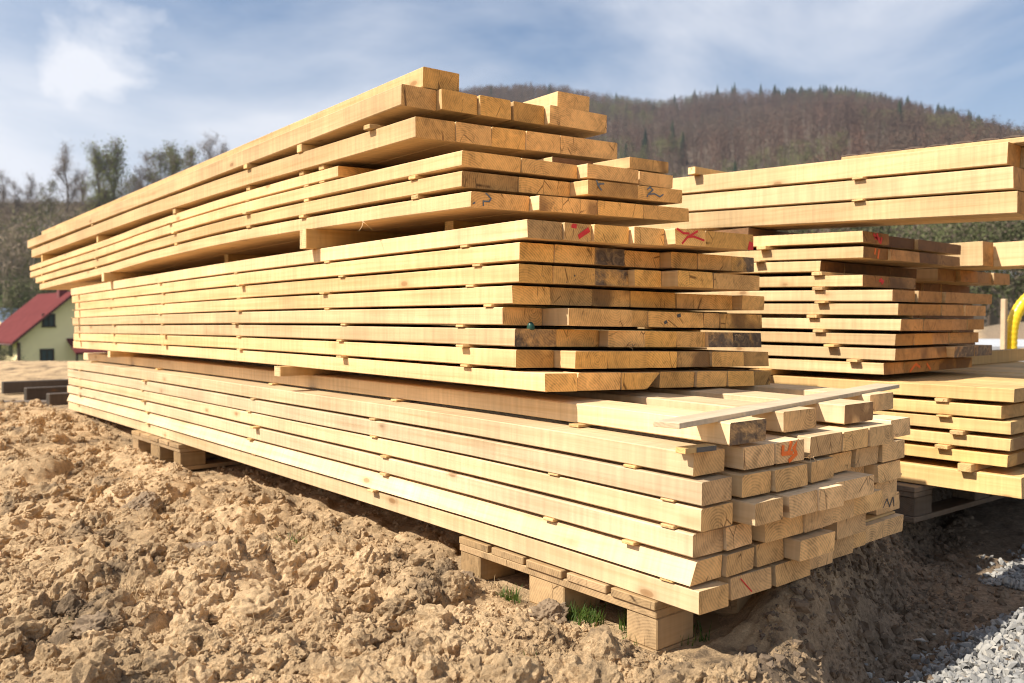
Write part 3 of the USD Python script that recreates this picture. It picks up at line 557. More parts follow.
for q_, y in enumerate((2.15, 3.36, 4.6, 5.97)):
    zt = LOW_Z[7] + low_bend(y) + .0552; zm = mid_z(8, y); x0, x1 = 1.53 - abs(jit(.02)) + (.32 if q_ in (0, 2) else 0), 2.76
    b = cbox(0, x1 - x0, -.03, .03, 0, 1, .002); v = np.array(b.vertices); top = v[:, 2] > .5
    v[:, 2] = np.where(top, zm - .001 + mid_t(8) * (v[:, 0] + x0 - 1.56), zt); b = trimesh.Trimesh(v, b.faces, process=False)
    tag(obj('bearer', b, BEARER, None, (x0, y, 0)), f"square bearer between bottom and middle bundles of near stack, {ORD[q_ + 1]} from near end", 'bearer')

# --- near stack, top bundle
T_ARC = PchipInterpolator([1.9, 3.0, 3.8, 5, 6.04, 7.2, 8.5], [-.002, .020, .027, .010, -.027, -.055, -.090])
T_BASE = {'T5': 1.157, 'T4': 1.222, 'T3': 1.285, 'T3b': 1.342, 'T2': 1.413, 'T1': 1.531}; T_W = {'T5': 1, 'T4': .92, 'T3': .86, 'T3b': .80, 'T1': 0}
T2_DEV = PchipInterpolator([1.9, 2.4, 3.8, 5, 6.5, 8.6], [0, 0, .011, .005, -.018, -.052])
T_H = {'T5': .049, 'T4': .049, 'T3': .048, 'T3b': .042, 'T2': .068, 'T1': .070}; T_T = {'T5': .026, 'T4': .026, 'T3': .026, 'T3b': .028, 'T2': .040, 'T1': .028}
def top_z(k, y):
    if k == 'T2': return T_BASE[k] + float(T2_DEV(y))
    return T_BASE[k] + T_W[k] * float(T_ARC(y)) + (1 - T_W[k]) * -.0125 * (y - 2.2)
TOPROW = {'T1': 'top row', 'T2': 'second row down', 'T3b': 'third row down', 'T3': 'fourth row down', 'T4': 'fifth row down', 'T5': 'lowest row'}
TOP = {
 'T1': [(1.52, 1.663, 2.40, 'p'), (1.665, 1.819, 2.376, 'p'), (1.826, 1.967, 2.37, 'p'), (1.979, 2.126, 2.37, 'p'), (2.130, 2.434, 2.343, 'p')],
 'T2': [(1.53, 1.69, 2.33, 'p'), (1.692, 1.847, 2.33, 'p'), (1.849, 1.997, 2.33, 'p'), (1.999, 2.163, 2.322, 'p'), (2.166, 2.47, 2.322, 'p')],
 'T3b': [(1.54, 1.775, 2.865, 'p'), (1.79, 2.02, 2.95, 'p'), (2.06, 2.262, 2.25, 'd'), (2.288, 2.504, 2.09, 'h')],
 'T3': [(1.54, 1.775, 2.09, 'p'), (1.778, 2.030, 2.09, 'p'), (2.032, 2.289, 2.048, 'p'), (2.314, 2.504, 2.068, 'p')],
 'T4': [(1.54, 1.764, 2.09, 'g'), (1.766, 1.992, 2.09, 'p'), (1.994, 2.236, 2.004, 'g'), (2.24, 2.474, 2.004, 'p')],
 'T5': [(1.545, 1.776, 2.05, 'p'), (1.779, 2.037, 2.005, 'h'), (2.04, 2.267, 2.005, 'p'), (2.27, 2.516, 2.005, 'p')]}
NEARTOP = "near stack's top bundle"
for r, L in TOP.items():
    for c, (a, b, y, tone) in enumerate(L, 1):
        w = b - a; h = T_H[r]; parts = []; mark = ''
        if (r, c) == ('T5', 1): parts.append(('chalk_mark', stroke_mesh([[(.10, .88), (.24, .92), (.33, .62), (.30, .42), (.20, .40), (.20, .12)], [(.03, .18), (.06, .25)]], w, h, .0045), CHALK)); mark = 'blue-chalked'
        if (r, c) == ('T4', 3): parts.append(('chalk_mark', stroke_mesh([[(.16, .95), (.22, .45)], [(.30, .80), (.17, .70), (.25, .35)]], w, h, .005), CHALK)); mark = 'chalk-ticked'
        if (r, c) == ('T4', 4): parts.append(('chalk_mark', stroke_mesh([[(.20, .75), (.26, .92), (.32, .75), (.22, .40), (.19, .20)], [(.22, .40), (.36, .48), (.48, .32), (.56, .52)]], w, h, .005), CHALK)); mark = 'chalk-numbered'
        far = {'T1': 8.46, 'T2': 8.42, 'T3b': 8.55, 'T3': 8.5, 'T4': 8.36, 'T5': 8.22}[r] + jit(.08)
        lay('top', NEARTOP, TOPROW[r], (a, b), y, far, lambda yy, r=r: top_z(r, yy), h, tone, T_T[r], 1.56, c, len(L), 'beam' if r in ('T1', 'T2') else 'plank', parts, None, mark)
for (a, b, y, lb) in ((1.612, 1.765, 2.408, 'pale beam lying alone on the left of the topmost row of near stack'), (2.21, 2.375, 2.385, 'pale beam lying alone on the right of the topmost row of near stack')):
    lay('top', '', '', (a, b), y, 8.4, lambda yy: top_z('T1', yy) + .0745, .068, 'p', T_T['T1'], 1.56, 1, 1, 'beam', label=lb)
for lo, hi in (('T5', 'T4'), ('T4', 'T3'), ('T3', 'T3b'), ('T3b', 'T2'), ('T2', 'T1')):
    ys = [2.40, 3.12, 3.66, 4.74, 6.3, 8.0]
    for q_, y in enumerate(ys):
        y += jit(.06); y = y + .22 if lo == 'T2' and q_ == 0 else y
        if lo == 'T3' and q_ == 0 or (lo == 'T3b' and q_ == 0): y = 3.0
        zt = top_z(lo, y) + T_H[lo] + .0008; hh = max(.003, top_z(hi, y) - zt - .0006)
        if lo == 'T2' and q_ == 0: hh = .016
        x0 = 1.54 - max(0, jit(.02)) - (.03 if lo == 'T2' and q_ in (0, 2) else 0); x1 = 2.46
        stick(x0, x1, y, zt + T_T[lo] * (x0 - 1.56), zt + T_T[lo] * (x1 - 1.56) + .0, hh, f"spacer stick under {TOPROW[hi]} of {NEARTOP}, {ORD[q_ + 1]} from near end", .04)
for q_, y in enumerate((2.5, 3.09, 4.6, 6.0)):
    x0, x1 = 1.505 + (.28 if q_ in (0, 2) else 0), 2.52; za = mid_z(1, y) + .0532
    b = cbox(0, x1 - x0, -.028, .028, 0, 1, .002); v = np.array(b.vertices); top = v[:, 2] > .5
    v[:, 2] = np.where(top, top_z('T5', y) - .001 + T_T['T5'] * (v[:, 0] + x0 - 1.56), za + mid_t(1) * (v[:, 0] + x0 - 1.56)); b = trimesh.Trimesh(v, b.faces, process=False)
    tag(obj('bearer', b, BEARER, None, (x0, y, 0)), f"square bearer between middle and top bundles of near stack, {ORD[q_ + 1]} from near end", 'bearer')

# lath lying across the loose beams
p0, p1 = np.array([1.49, 1.215]), np.array([2.99, 1.445]); d = p1 - p0; Ld = np.linalg.norm(d)
b = cbox(0, Ld, -.006, .075, 0, .013, .001); v = np.array(b.vertices); v[:, 2] += .002 * np.sin(v[:, 0] * 2); v[:, 1] *= .85 + .15 * v[:, 0] / Ld
tag(obj('lath', trimesh.Trimesh(v, b.faces, process=False), wood('lath_wood', (.66, .52, .35), (.6, .45, .28), axis='x'), None, (p0[0], p0[1], .5775), rot=math.degrees(math.atan2(d[1], d[0]))), 'thin flat lath lying slantwise across the loose beams on the bottom bundle', 'lath')
sg = cbox(0, .10, -.016, .016, 0, .0135, .001); t = thing('spacer_stick', 'short spacer stick with blackened end poking out under the grey-ended beam', 'spacer', (1.525, 1.235, .5165), -6)
obj('batten', sg, STICK, t); obj('burnt_end', cbox(.035, .099, -.0172, -.0162, .001, .0125, .0002), INK, t)
plug = trimesh.creation.icosphere(2, 1); v = np.array(plug.vertices) * (.011, .012, .018); v[:, 2] = np.maximum(v[:, 2], -.006)
tag(obj('plastic_plug', trimesh.Trimesh(v, plug.faces, process=False), plain('green_plastic', (.012, .05, .035), .4, .1), None, (1.622, 1.865, mid_z(6, 1.86) + .0535), smooth=True), 'small dark green plug on the grey-ended sixth-row plank of middle bundle', 'plug')
def splinter(x, y, z, n, L, s):
    g = np.random.default_rng(s); out = []
    for k in range(n):
        a = g.uniform(-.5, .5); e = g.uniform(-.6, .9); l = L * g.uniform(.4, 1)
        p = [np.array([g.uniform(-.02, .02), 0, g.uniform(-.004, .004)])]
        for q in range(3): p.append(p[-1] + l / 3 * np.array([math.sin(a + q * g.uniform(-.9, .9)), -math.cos(a) * .6, math.sin(e - q * .5)]))
        out.append(tube(p, [.0012, .0010, .0008, .0003], 3))
    return cat_(out)
for (x, y, z, n, L, s, lb) in ((1.99, 1.815, mid_z(6, 1.8) - .004, 7, .05, 1, 'curled wood splinters hanging below the sixth row of middle bundle'),
                               (2.55, 1.812, mid_z(6, 1.8) + .022, 4, .04, 2, 'wood splinters on the right of the sixth row of middle bundle'),
                               (1.50, 2.62, 1.165, 2, .07, 3, 'two long pale splinters hanging under the top bundle'),
                               (2.0, 1.205, .462, 5, .035, 4, 'frayed splinters under the orange-marked beam of the bottom bundle')):
    tag(obj('splinter_tuft', splinter(x, y, z, n, L, s), W['low', 'p'], None, (x, y, z)), lb, 'splinters')

# --- right-hand stack
XB = 3.485
BROW = {k: ('top row' if k == 1 else 'lowest row' if k == 10 else ORD[k] + ' row down') for k in range(1, 11)}
B_Z = {1: 1.151, 2: 1.085, 3: 1.029, 4: .963, 5: .899, 6: .841, 7: .776, 8: .713, 9: .651, 10: .589}
BM = {
 1: [(1.85, 3.485, 3.717, 'g'), (1.88, 3.74, 4.05, 'd'), (1.88, 4.06, 4.371, 'd'), (1.88, 4.378, 4.556, 'd')],
 2: [(1.84, 3.485, 3.706, 'g'), (1.84, 3.711, 3.984, 'p'), (1.84, 3.989, 4.181, 'd'), (1.84, 4.186, 4.448, 'g')],
 3: [(2.046, 3.485, 3.70, 'd'), (2.046, 3.71, 3.905, 'd'), (2.046, 3.909, 4.142, 'd'), (2.046, 4.147, 4.441, 'd')],
 4: [(1.845, 3.485, 3.735, 'g'), (1.845, 3.739, 3.995, 'h'), (2.2, 4.0, 4.2, 'p'), (2.2, 4.21, 4.43, 'p')],
 5: [(1.715, 3.485, 3.695, 'p'), (1.70, 3.704, 3.937, 'p'), (1.70, 3.947, 4.222, 'p'), (1.715, 4.233, 4.499, 'p')],
 6: [(1.696, 3.485, 3.709, 'p'), (1.696, 3.714, 3.903, 'p'), (1.696, 3.908, 4.13, 'p'), (1.696, 4.135, 4.367, 'p')],
 7: [(1.684, 3.485, 3.693, 'p'), (1.684, 3.697, 3.966, 'p'), (1.684, 3.971, 4.14, 'p'), (1.684, 4.15, 4.336, 'p')],
 8: [(1.707, 3.485, 3.65, 'p'), (1.707, 3.654, 3.83, 'p'), (1.707, 3.84, 4.02, 'p'), (1.707, 4.026, 4.349, 'p')],
 9: [(1.699, 3.485, 3.688, 'p'), (1.699, 3.693, 3.981, 'h'), (1.68, 3.986, 4.2, 's'), (1.68, 4.21, 4.422, 's')],
 10: [(1.745, 3.485, 3.666, 'h'), (1.745, 3.671, 4.006, 'p'), (1.745, 4.011, 4.387, 'h')]}
def b_z(k, y): return B_Z[k] + .032 * (10 - k) / 9 * (y - 1.8) / 1.0 * (1 if y < 4 else (2.2 + .4 * (y - 4)) / (y - 1.8))
RMID = "right stack's middle bundle"
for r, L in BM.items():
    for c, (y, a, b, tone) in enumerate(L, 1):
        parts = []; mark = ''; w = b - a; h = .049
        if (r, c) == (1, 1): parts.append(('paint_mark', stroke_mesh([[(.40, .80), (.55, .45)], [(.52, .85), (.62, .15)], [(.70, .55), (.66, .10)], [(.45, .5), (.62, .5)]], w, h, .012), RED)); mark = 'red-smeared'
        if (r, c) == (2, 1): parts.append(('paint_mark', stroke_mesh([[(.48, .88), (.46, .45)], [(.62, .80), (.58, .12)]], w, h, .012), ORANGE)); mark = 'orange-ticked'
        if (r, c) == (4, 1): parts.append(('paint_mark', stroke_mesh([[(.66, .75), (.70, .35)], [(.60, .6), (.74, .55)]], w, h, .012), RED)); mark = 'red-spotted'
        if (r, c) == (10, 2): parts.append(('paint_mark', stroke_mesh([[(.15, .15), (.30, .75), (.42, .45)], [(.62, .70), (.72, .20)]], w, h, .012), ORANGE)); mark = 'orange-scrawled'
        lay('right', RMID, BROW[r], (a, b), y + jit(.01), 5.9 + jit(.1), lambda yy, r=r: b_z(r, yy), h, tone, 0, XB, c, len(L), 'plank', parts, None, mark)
for g in range(1, 10):
    for q_, y in enumerate((2.04, 3.1, 4.3, 5.5)):
        y += jit(.03) + (-.09 if (g in (8,) and q_ == 0) else 0) + (-.16 if g == 9 and q_ == 0 else 0) + (.28 if g in (1, 2) and q_ == 0 else 0)
        zt = b_z(g + 1, y) + .0502; hh = max(.003, b_z(g, y) - zt - .0008)
        stick(XB - .012 - abs(jit(.03)), 4.36, y, zt, zt, hh, f"spacer stick under {BROW[g]} of {RMID}, {ORD[q_ + 1]} from near end", .05)
BASEROW = {1: 'top row', 2: 'second row down', 3: 'third row down', 4: 'fourth row down', 5: 'fifth row down', 6: 'lowest row'}
BB_Z = {1: (.509, .052), 2: (.443, .050), 3: (.387, .048), 4: (.324, .046), 5: (.262, .046), 6: (.150, .080)}
BB_Y = {1: 1.243, 2: 1.284, 3: 1.253, 4: 1.253, 5: 1.262, 6: 1.215}
RBASE = "right stack's bottom bundle"
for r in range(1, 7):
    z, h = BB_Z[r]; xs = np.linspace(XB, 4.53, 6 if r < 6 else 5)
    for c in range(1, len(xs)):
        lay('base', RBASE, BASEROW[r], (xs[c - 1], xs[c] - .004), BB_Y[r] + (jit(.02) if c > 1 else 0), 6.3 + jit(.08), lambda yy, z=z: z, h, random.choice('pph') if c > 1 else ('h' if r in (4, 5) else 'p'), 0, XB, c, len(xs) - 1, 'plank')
    if r < 6:
        for q_, y in enumerate((1.46 + (.06, .03, .0, .05, -.04)[r - 1] - (.0), 2.7, 4.2, 5.8)):
            zl = BB_Z[r + 1][0] + BB_Z[r + 1][1] + .0006; hh = z - zl - .0008
            if hh > .0025: stick(XB - .01 - abs(jit(.025)), 4.5, y + jit(.02), zl, zl, hh, f"spacer stick under {BASEROW[r]} of {RBASE}, {ORD[q_ + 1]} from near end", .05)
for q_, y in enumerate((2.32, 3.4, 4.6, 5.6)):
    stick(XB - .06 - abs(jit(.02)), 4.40, y, .5617, .5617, .0265, f"bearer between bottom and middle bundles of right stack, {ORD[q_ + 1]} from near end", .07, BEARER, 'bearer', 'bearer', None, .002)
RTOPROW = {1: 'top', 2: 'middle', 3: 'lowest'}
for r, (z, h, y) in {1: (1.405, .084, 1.28), 2: (1.311, .084, 1.256), 3: (1.219, .083, 1.242)}.items():
    lay('right', '', '', (XB + .0, XB + .135), y, 6.2, lambda yy, z=z: z + .042 * (yy - 1.25), h, 'p', 0, XB, 1, 1, 'beam', label=f"long pale beam, {RTOPROW[r]} of the three raised on the right stack")
    lay('right', '', '', (XB + .145, XB + .285), y - .02, 6.2, lambda yy, z=z: z + .042 * (yy - 1.25), h, 'p', 0, XB, 1, 1, 'beam', label=f"second-column beam behind the {RTOPROW[r]} one of three raised on right stack")
for r, zl in ((1, 1.311 + .084), (2, 1.219 + .083)):
    for q_, y in enumerate((1.86, 2.92, 4.6)):
        z0 = zl + .042 * (y - 1.25) + .0008
        stick(XB - .02, XB + .30, y, z0, z0, (.0084, .0072)[r - 1], f"spacer stick under {RTOPROW[r]} raised beam of right stack, {ORD[q_ + 1]} from near end", .05)
for q_, (y, wd) in enumerate(((2.52, .22), (4.2, .1), (5.5, .1))):
    z0 = b_z(1, y) + .0497; z1 = 1.219 + .042 * (y - wd / 2 - 1.25) - .001
    stick(XB - .01, XB + .50, y, z0 + .0008, z0 + .0008, max(.01, z1 - z0 - .006), f"dark bearer under the raised beams of right stack, {ORD[q_ + 1]} from near end", wd, DARKBEARER, 'bearer', 'bearer')
tz = lambda yy: 1.405 + .084 + .042 * (yy - 1.25) + .001
def waney(x0, x1, y0, y1):
    msh, o = plank_mesh(x0, x1, y0, y1, tz, .022, 0, XB, 0, (.004, 0)); return msh, o
t = thing('waney_board', 'thin board with bark edge lying on the raised beams of right stack', 'plank', (0, 0, 0)); msh, o = waney(XB + .06, XB + .27, 1.12, 1.98)
t.GetAttribute('xformOp:translate').Set(Gf.Vec3d(*map(float, o))); obj('board', msh, W['right', 'p'], t)
bk = []
for k in range(9):
    yy = .02 + k * .095; bk.append(tube([(-.10, yy, .024 + .040 * yy), (-.095, yy + .05, .026 + .042 * (yy + .05)), (-.098, yy + .085, .024 + .042 * (yy + .085))], [.004, .0075, .004], 5))
obj('bark', cat_(bk), BARK, t)
stick(XB - .05, XB + .95, 2.72, tz(2.72), tz(2.72), .036, 'short batten end lying on the raised beams at the left of right stack', .045, BEARER, 'batten', 'batten')
# stack behind the right-hand one: only its near parts can be seen past it
XC = 4.62; FARST = "stack behind the right stack"
for r in range(1, 7):
    z, h = BB_Z[r]; xs = np.linspace(4.57, 5.85, 6)
    for c in range(1, 6):
        lay('base', 'stack behind right stack', 'base ' + BASEROW[r], (xs[c - 1], xs[c] - .004), 1.32 + jit(.03), 5.6 + jit(.1), lambda yy, z=z: z, h, 'p', 0, XC, c, 5, 'plank')
for r in range(8):
    z = .5635 + r * .0666; xs = np.linspace(4.65, 5.55, 5)
    for c in range(1, 5):
        lay('right', 'stack behind right stack', 'upper ' + ('lowest row' if r == 0 else 'top row' if r == 7 else ORD[r + 1] + ' row up'), (xs[c - 1], xs[c] - .005), 2.02 + jit(.02) + (0 if r == 7 else .2), 5.6, lambda yy, z=z: z, .065, 'pg'[c % 2] if r == 7 else 'd', 0, XC, c, 4, 'beam')
for c, (a, b, y) in enumerate(((4.65, 4.785, 1.815), (4.80, 4.935, 1.62), (4.95, 5.085, 1.75)), 1):
    lay('right', '', '', (a, b), y, 5.5, lambda yy: 1.0975 - .004 * (yy - 2), .127, 'h', 0, XC, c, 3, 'beam', label=f"thick square beam jutting out behind right stack, {['leftmost', 'middle', 'rightmost'][c - 1]} of three")
stick(4.72, 6.2, 2.07, .5625, .5625, .075, 'orange-brown beam lying crosswise on the stack behind the right stack', .06, BEARER, 'timber_beam', 'beam')

# ------------------------------------------------------------------ pallets
def pallet(label, loc, rot, mat, mat2=None, lx=1.2, ly=.8):
    xs3 = (.0, lx / 2 - .07, lx - .145)
    t = thing('pallet', label, 'pallet', loc, rot); mat2 = mat2 or mat
    for k, y in enumerate((.0725, .236, .40, .564, .7275)):
        w = .145; j = random.uniform(-.004, .006)
        obj('deck_board', cbox(-j, lx, y - w / 2, y + w / 2, .1225, .144, .002), mat, t)
    for x in xs3: obj('stringer', cbox(x + .002, x + .145, .002, ly - .002, .1005, .122, .002), mat2, t)
    for x in (.006, xs3[1], xs3[2] - .003):
        for y, w in ((.002, .10), (.3275, .145), (.698, .10)): obj('block', cbox(x, x + .14, y, y + w, .0222, .1000, .003), mat2, t)
    for y, w in ((.0, .10), (.3275, .145), (.70, .10)): obj('bottom_board', cbox(.001, lx - .002, y, y + w, .0, .022, .002), mat2, t)
    return t
pallet('pale pallet under the near end of the near stack', (1.555, 1.33, .002), 0, PALLET, None, .8)
pallet('pallet half sunk in soil under the far part of the near stack', (1.548, 4.68, .0), 1.5, PALLET)
pallet('pallet under the middle of the near stack, hidden in shade', (1.98, 2.95, .0), -.8, PALLET, None, .7)
pallet('dark weathered pallet under the right stack', (3.42, 1.58, .002), -2.5, PALLET_OLD)
pallet('dark weathered pallet under the far half of the right stack', (3.45, 4.3, .002), 1, PALLET_OLD)
pallet('dark weathered pallet under the stack behind the right stack', (4.66, 1.62, .002), 1, PALLET_OLD)
pallet('dark weathered pallet under the far half of the stack behind', (4.66, 4.2, .002), 1, PALLET_OLD)

# dark sleepers waiting beyond the far end of the near stack
for y, z, lb in ((8.19, .06, 'dark weathered sleeper nearest the far end of the near stack'), (9.17, .05, 'dark weathered sleeper, middle one of three beyond the near stack'), (10.38, .04, 'dark weathered sleeper, farthest of three beyond the near stack')):
    s_ = cbox(0, 1.5, -.06, .06, 0, .125, .006); v = np.array(s_.vertices)
    tag(obj('sleeper', s_, SLEEPER, None, (1.60, y, z), rot=jit(2)), lb, 'sleeper')
for (x, y, z, L, w, a, lb) in ((1.28, 8.02, .065, .95, .16, -22, 'weathered grey board lying flat on soil beside the sleepers'), (1.35, 7.66, .07, .8, .13, -12, 'weathered dark board on soil at the far end of near stack'), (1.25, 8.75, .07, .9, .14, -35, 'weathered board leaning over soil behind the nearest sleeper')):
    tag(obj('old_board', cbox(0, L, -w / 2, w / 2, 0, .03, .003), PALLET_OLD, None, (x, y, z), rot=a), lb, 'board')

# ------------------------------------------------------------------ large clods of earth
BIG = [(.95, 2.62, .085, 'dark'), (.86, 2.05, .10, 'tan'), (1.22, 1.92, .075, 'tan'), (.62, 2.75, .11, 'tan'), (1.30, 1.52, .07, 'tan'), (1.43, 1.98, .06, 'dark'), (.42, 3.30, .11, 'tan'), (1.02, 3.5, .09, 'dark'), (.30, 2.46, .09, 'tan'), (.75, 3.95, .12, 'tan'), (1.44, 1.36, .05, 'tan'), (1.12, 1.58, .06, 'dark'), (.55, 2.22, .075, 'dark'), (-.2, 3.4, .12, 'tan'), (1.50, 1.66, .055, 'dark')]
WHERE = ['in the middle of the near soil', 'at the bottom left of the soil', 'left of the near pallet', 'with rough side, left foreground', 'below the near pallet', 'against the near pallet block', 'on the left soil slope', 'midway along the soil slope', 'at the lower left corner', 'on the soil far left of the pallet', 'under the near corner of the stack', 'at the bottom centre', 'at the bottom left among roots', 'at the left edge', 'between the near pallet blocks']
for k, (x, y, s, tone) in enumerate(BIG):
    r_ = rock(k + 30, 5, .42, (1, .8, .62)); v = np.array(r_.vertices); v += (.30 * (meshkit.fbm(v * 3.1 + k, 4, k) - .5) + .16 * (meshkit.noise(v * 9 + k, k) - .5) + .10 * (meshkit.noise(v * 19 + k, k) - .5))[:, None] * v
    r_ = trimesh.Trimesh(v * s, r_.faces, process=False)
    tag(obj('earth_clod', r_, BIGDARK if tone == 'dark' else soil, None, (x, y, float(broad(np.array([x]), np.array([y]))[0]) - .05 * s), smooth=35, rot=float(g3.uniform(0, 360))), f"large {'dark grey-brown' if tone == 'dark' else 'tan'} clod of earth {WHERE[k]}", 'clod')

# grass
GRASS = usdkit.material(stage, '/World/Looks/grass', {'oi': ('geometry', {}), 'r': ('rgb_ramp', {'ramp': [(0, (.06, .105, .018)), (.6, (.12, .18, .035)), (1, (.32, .29, .11))]}), 'd': ('principled_bsdf', {'roughness': .6, 'specular_ior_level': .3}), 't': ('translucent_bsdf', {'color': (.20, .28, .05)}), 'm': ('mix_closure', {'fac': .35})},
                        [('oi.random_per_island', 'r.fac'), ('r.color', 'd.base_color'), ('d.BSDF', 'm.closure1'), ('t.BSDF', 'm.closure2')], surface='m.closure')
STRAW = plain('straw', (.36, .25, .13), .8, .35, 3)
def blades(n, r, hgt, s, lean=.5, wid=.0022):
    g = np.random.default_rng(s); V, Fc = [], []
    for k in range(n):
        a = g.uniform(0, 6.28); q = r * math.sqrt(g.random()); x, y = q * math.cos(a), q * math.sin(a); h = hgt * g.uniform(.4, 1); b = g.uniform(0, 6.28); l = lean * g.uniform(.2, 1)
        dx, dy = math.cos(b), math.sin(b); sx, sy = -dy * wid, dx * wid; o = len(V)
        for t in (0, .5, 1):
            cx, cy, cz = x + dx * l * h * t * t, y + dy * l * h * t * t, h * t * (1 - .25 * l * t)
            V += [(cx - sx * (1 - .9 * t), cy - sy * (1 - .9 * t), cz), (cx + sx * (1 - .9 * t), cy + sy * (1 - .9 * t), cz)]
        for t in (0, 2): Fc += [(o + t, o + t + 1, o + t + 3), (o + t, o + t + 3, o + t + 2)]
    return np.array(V), np.array(Fc)
def tufts(L, kind):
    Vs, Fs, n = [], [], 0
    for (x, y, c, r, h, s, lean) in L:
        v, f = blades(c, r, h, s, lean, .0022 if kind == 'g' else .0012); v = v + (x, y, surf(x, y) - .004); Vs.append(v); Fs.append(f + n); n += len(v)
    return trimesh.Trimesh(np.vstack(Vs), np.vstack(Fs), process=False)
tag(obj('grass', tufts([(1.585, 1.60, 150, .05, .06, 1, .7), (1.50, 1.82, 60, .035, .05, 2, .8), (1.66, 1.46, 130, .07, .075, 3, .6), (1.70, 1.36, 60, .06, .06, 6, .7), (1.48, 2.35, 25, .05, .03, 4, .8), (1.34, 2.28, 12, .03, .02, 5, .8), (.98, 2.80, 20, .04, .03, 7, .8), (.52, 2.35, 20, .04, .03, 8, .8), (.45, 4.6, 60, .1, .05, 9, .8), (.75, 2.45, 16, .03, .03, 10, .8), (1.20, 1.38, 8, .02, .02, 12, .8), (1.52, 1.42, 30, .05, .04, 13, .9), (1.2, 2.6, 30, .06, .03, 14, .9)], 'g'), GRASS), 'fresh green grass blades growing by the near pallet and in the soil', 'grass', kind='stuff')
tag(obj('dry_grass', tufts([(.95, 2.62, 90, .07, .09, 21, 1.6), (.86, 2.08, 120, .09, .11, 22, 1.8), (1.28, 2.62, 40, .06, .07, 23, 1.7), (.7, 2.35, 90, .08, .10, 24, 1.6), (1.5, 1.86, 30, .05, .05, 25, 1.8), (1.0, 3.45, 60, .08, .09, 26, 1.6), (1.60, 1.72, 30, .05, .06, 27, 1.7), (.8, 1.95, 40, .06, .08, 28, 1.8)], 'd'), STRAW), 'dry straw-coloured roots and grass sticking out of the clods', 'dry grass', kind='stuff')

# ------------------------------------------------------------------ far things on the right: slab, pipe, stake, shed
def at(px_u, dep): return HEAD * dep + RIGHT * px_u
CONC = plain('concrete', (.42, .43, .44), .9, .12, 6, bump=.2)
c = at(6.35, 10.6); tt = thing('concrete_slab', 'pale grey concrete foundation wall beyond the stacks on the right', 'foundation', (c[0], c[1], -.3), math.degrees(math.atan2(RIGHT[1], RIGHT[0])))
obj('wall', cbox(-.9, 5.5, 0, .3, 0, .80, .01), CONC, tt); obj('slab', cbox(-.88, 5.48, .302, 4, .70, .795, .01), CONC, tt)
c = at(4.55, 7.75); YEL = plain('yellow_plastic', (.78, .52, .015), .35, .08, 4, .5)
tp = thing('yellow_pipe', 'bent yellow plastic pipe rising at the right edge', 'pipe', (c[0], c[1], 0))
pl = [np.array([0, 0, -.15]), np.array([0, 0, .4]), np.array([0, 0, .70])] + [np.array([RIGHT[0] * s, RIGHT[1] * s, .72 + h]) for s, h in ((.02, .10), (.06, .20), (.13, .29), (.22, .36), (.34, .41), (.48, .43), (.62, .40), (.74, .32))]
pl = np.array(pl); tl = np.concatenate([[0], np.cumsum(np.linalg.norm(np.diff(pl, axis=0), axis=1))]); ss = np.linspace(0, tl[-1], 120); pts_ = np.stack([np.interp(ss, tl, pl[:, k]) for k in range(3)], 1)
from scipy.ndimage import gaussian_filter1d
pts_ = np.stack([gaussian_filter1d(pts_[:, k], 4, mode='nearest') for k in range(3)], 1)
obj('hose', tube(pts_, .052 + .0025 * np.sin(np.arange(120) * 2.1), 18), YEL, tp, smooth=True)
obj('collar', tube([(0, 0, .20), (0, 0, .26)], .062, 18), YEL, tp, smooth=True)
c = at(4.455, 7.7); ts = thing('wooden_stake', 'pale wooden stake standing next to the yellow pipe', 'stake', (c[0], c[1], -.05))
obj('post', cbox(-.027, .027, -.02, .02, 0, 1.06, .004), plain('stake_wood', (.50, .36, .22), .8, .2, 12), ts)
# shed with a pale blue-grey roof at the foot of the hill
c = at(48, 88); gzz = float(ground(np.array([c[0]]), np.array([c[1]]))[0]); tsh = thing('shed', 'low brown shed with pale blue-grey roof at the foot of the hill', 'shed', (c[0], c[1], gzz), math.degrees(math.atan2(RIGHT[1], RIGHT[0])) + 6)
hh = .82 + (320 - 271) / 850 * 88 - gzz
obj('wall', box(-6, 9, 0, 7, 0, hh - .5), plain('shed_boards', (.16, .115, .085), .9, .3, 3), tsh)
pr = trimesh.creation.extrude_polygon(__import__('shapely').geometry.Polygon([(-.6, 0), (3.5, .75), (7.6, 0), (7.6, .12), (3.5, .9), (-.6, .12)]), 16); v = np.array(pr.vertices); v = np.stack([v[:, 2] - 6.5, v[:, 0], v[:, 1] + hh - .62], 1)
obj('roof', trimesh.Trimesh(v, pr.faces[:, ::-1], process=True), plain('zinc_roof', (.42, .48, .56), .5, .08, 1), tsh)
for k in range(5): obj('post', cbox(-5.6 + 3.4 * k, -5.4 + 3.4 * k, -.35, -.12, -1, hh - .52, .01), plain('shed_post' + 'abcde'[k], (.10, .07, .05), .9), tsh)

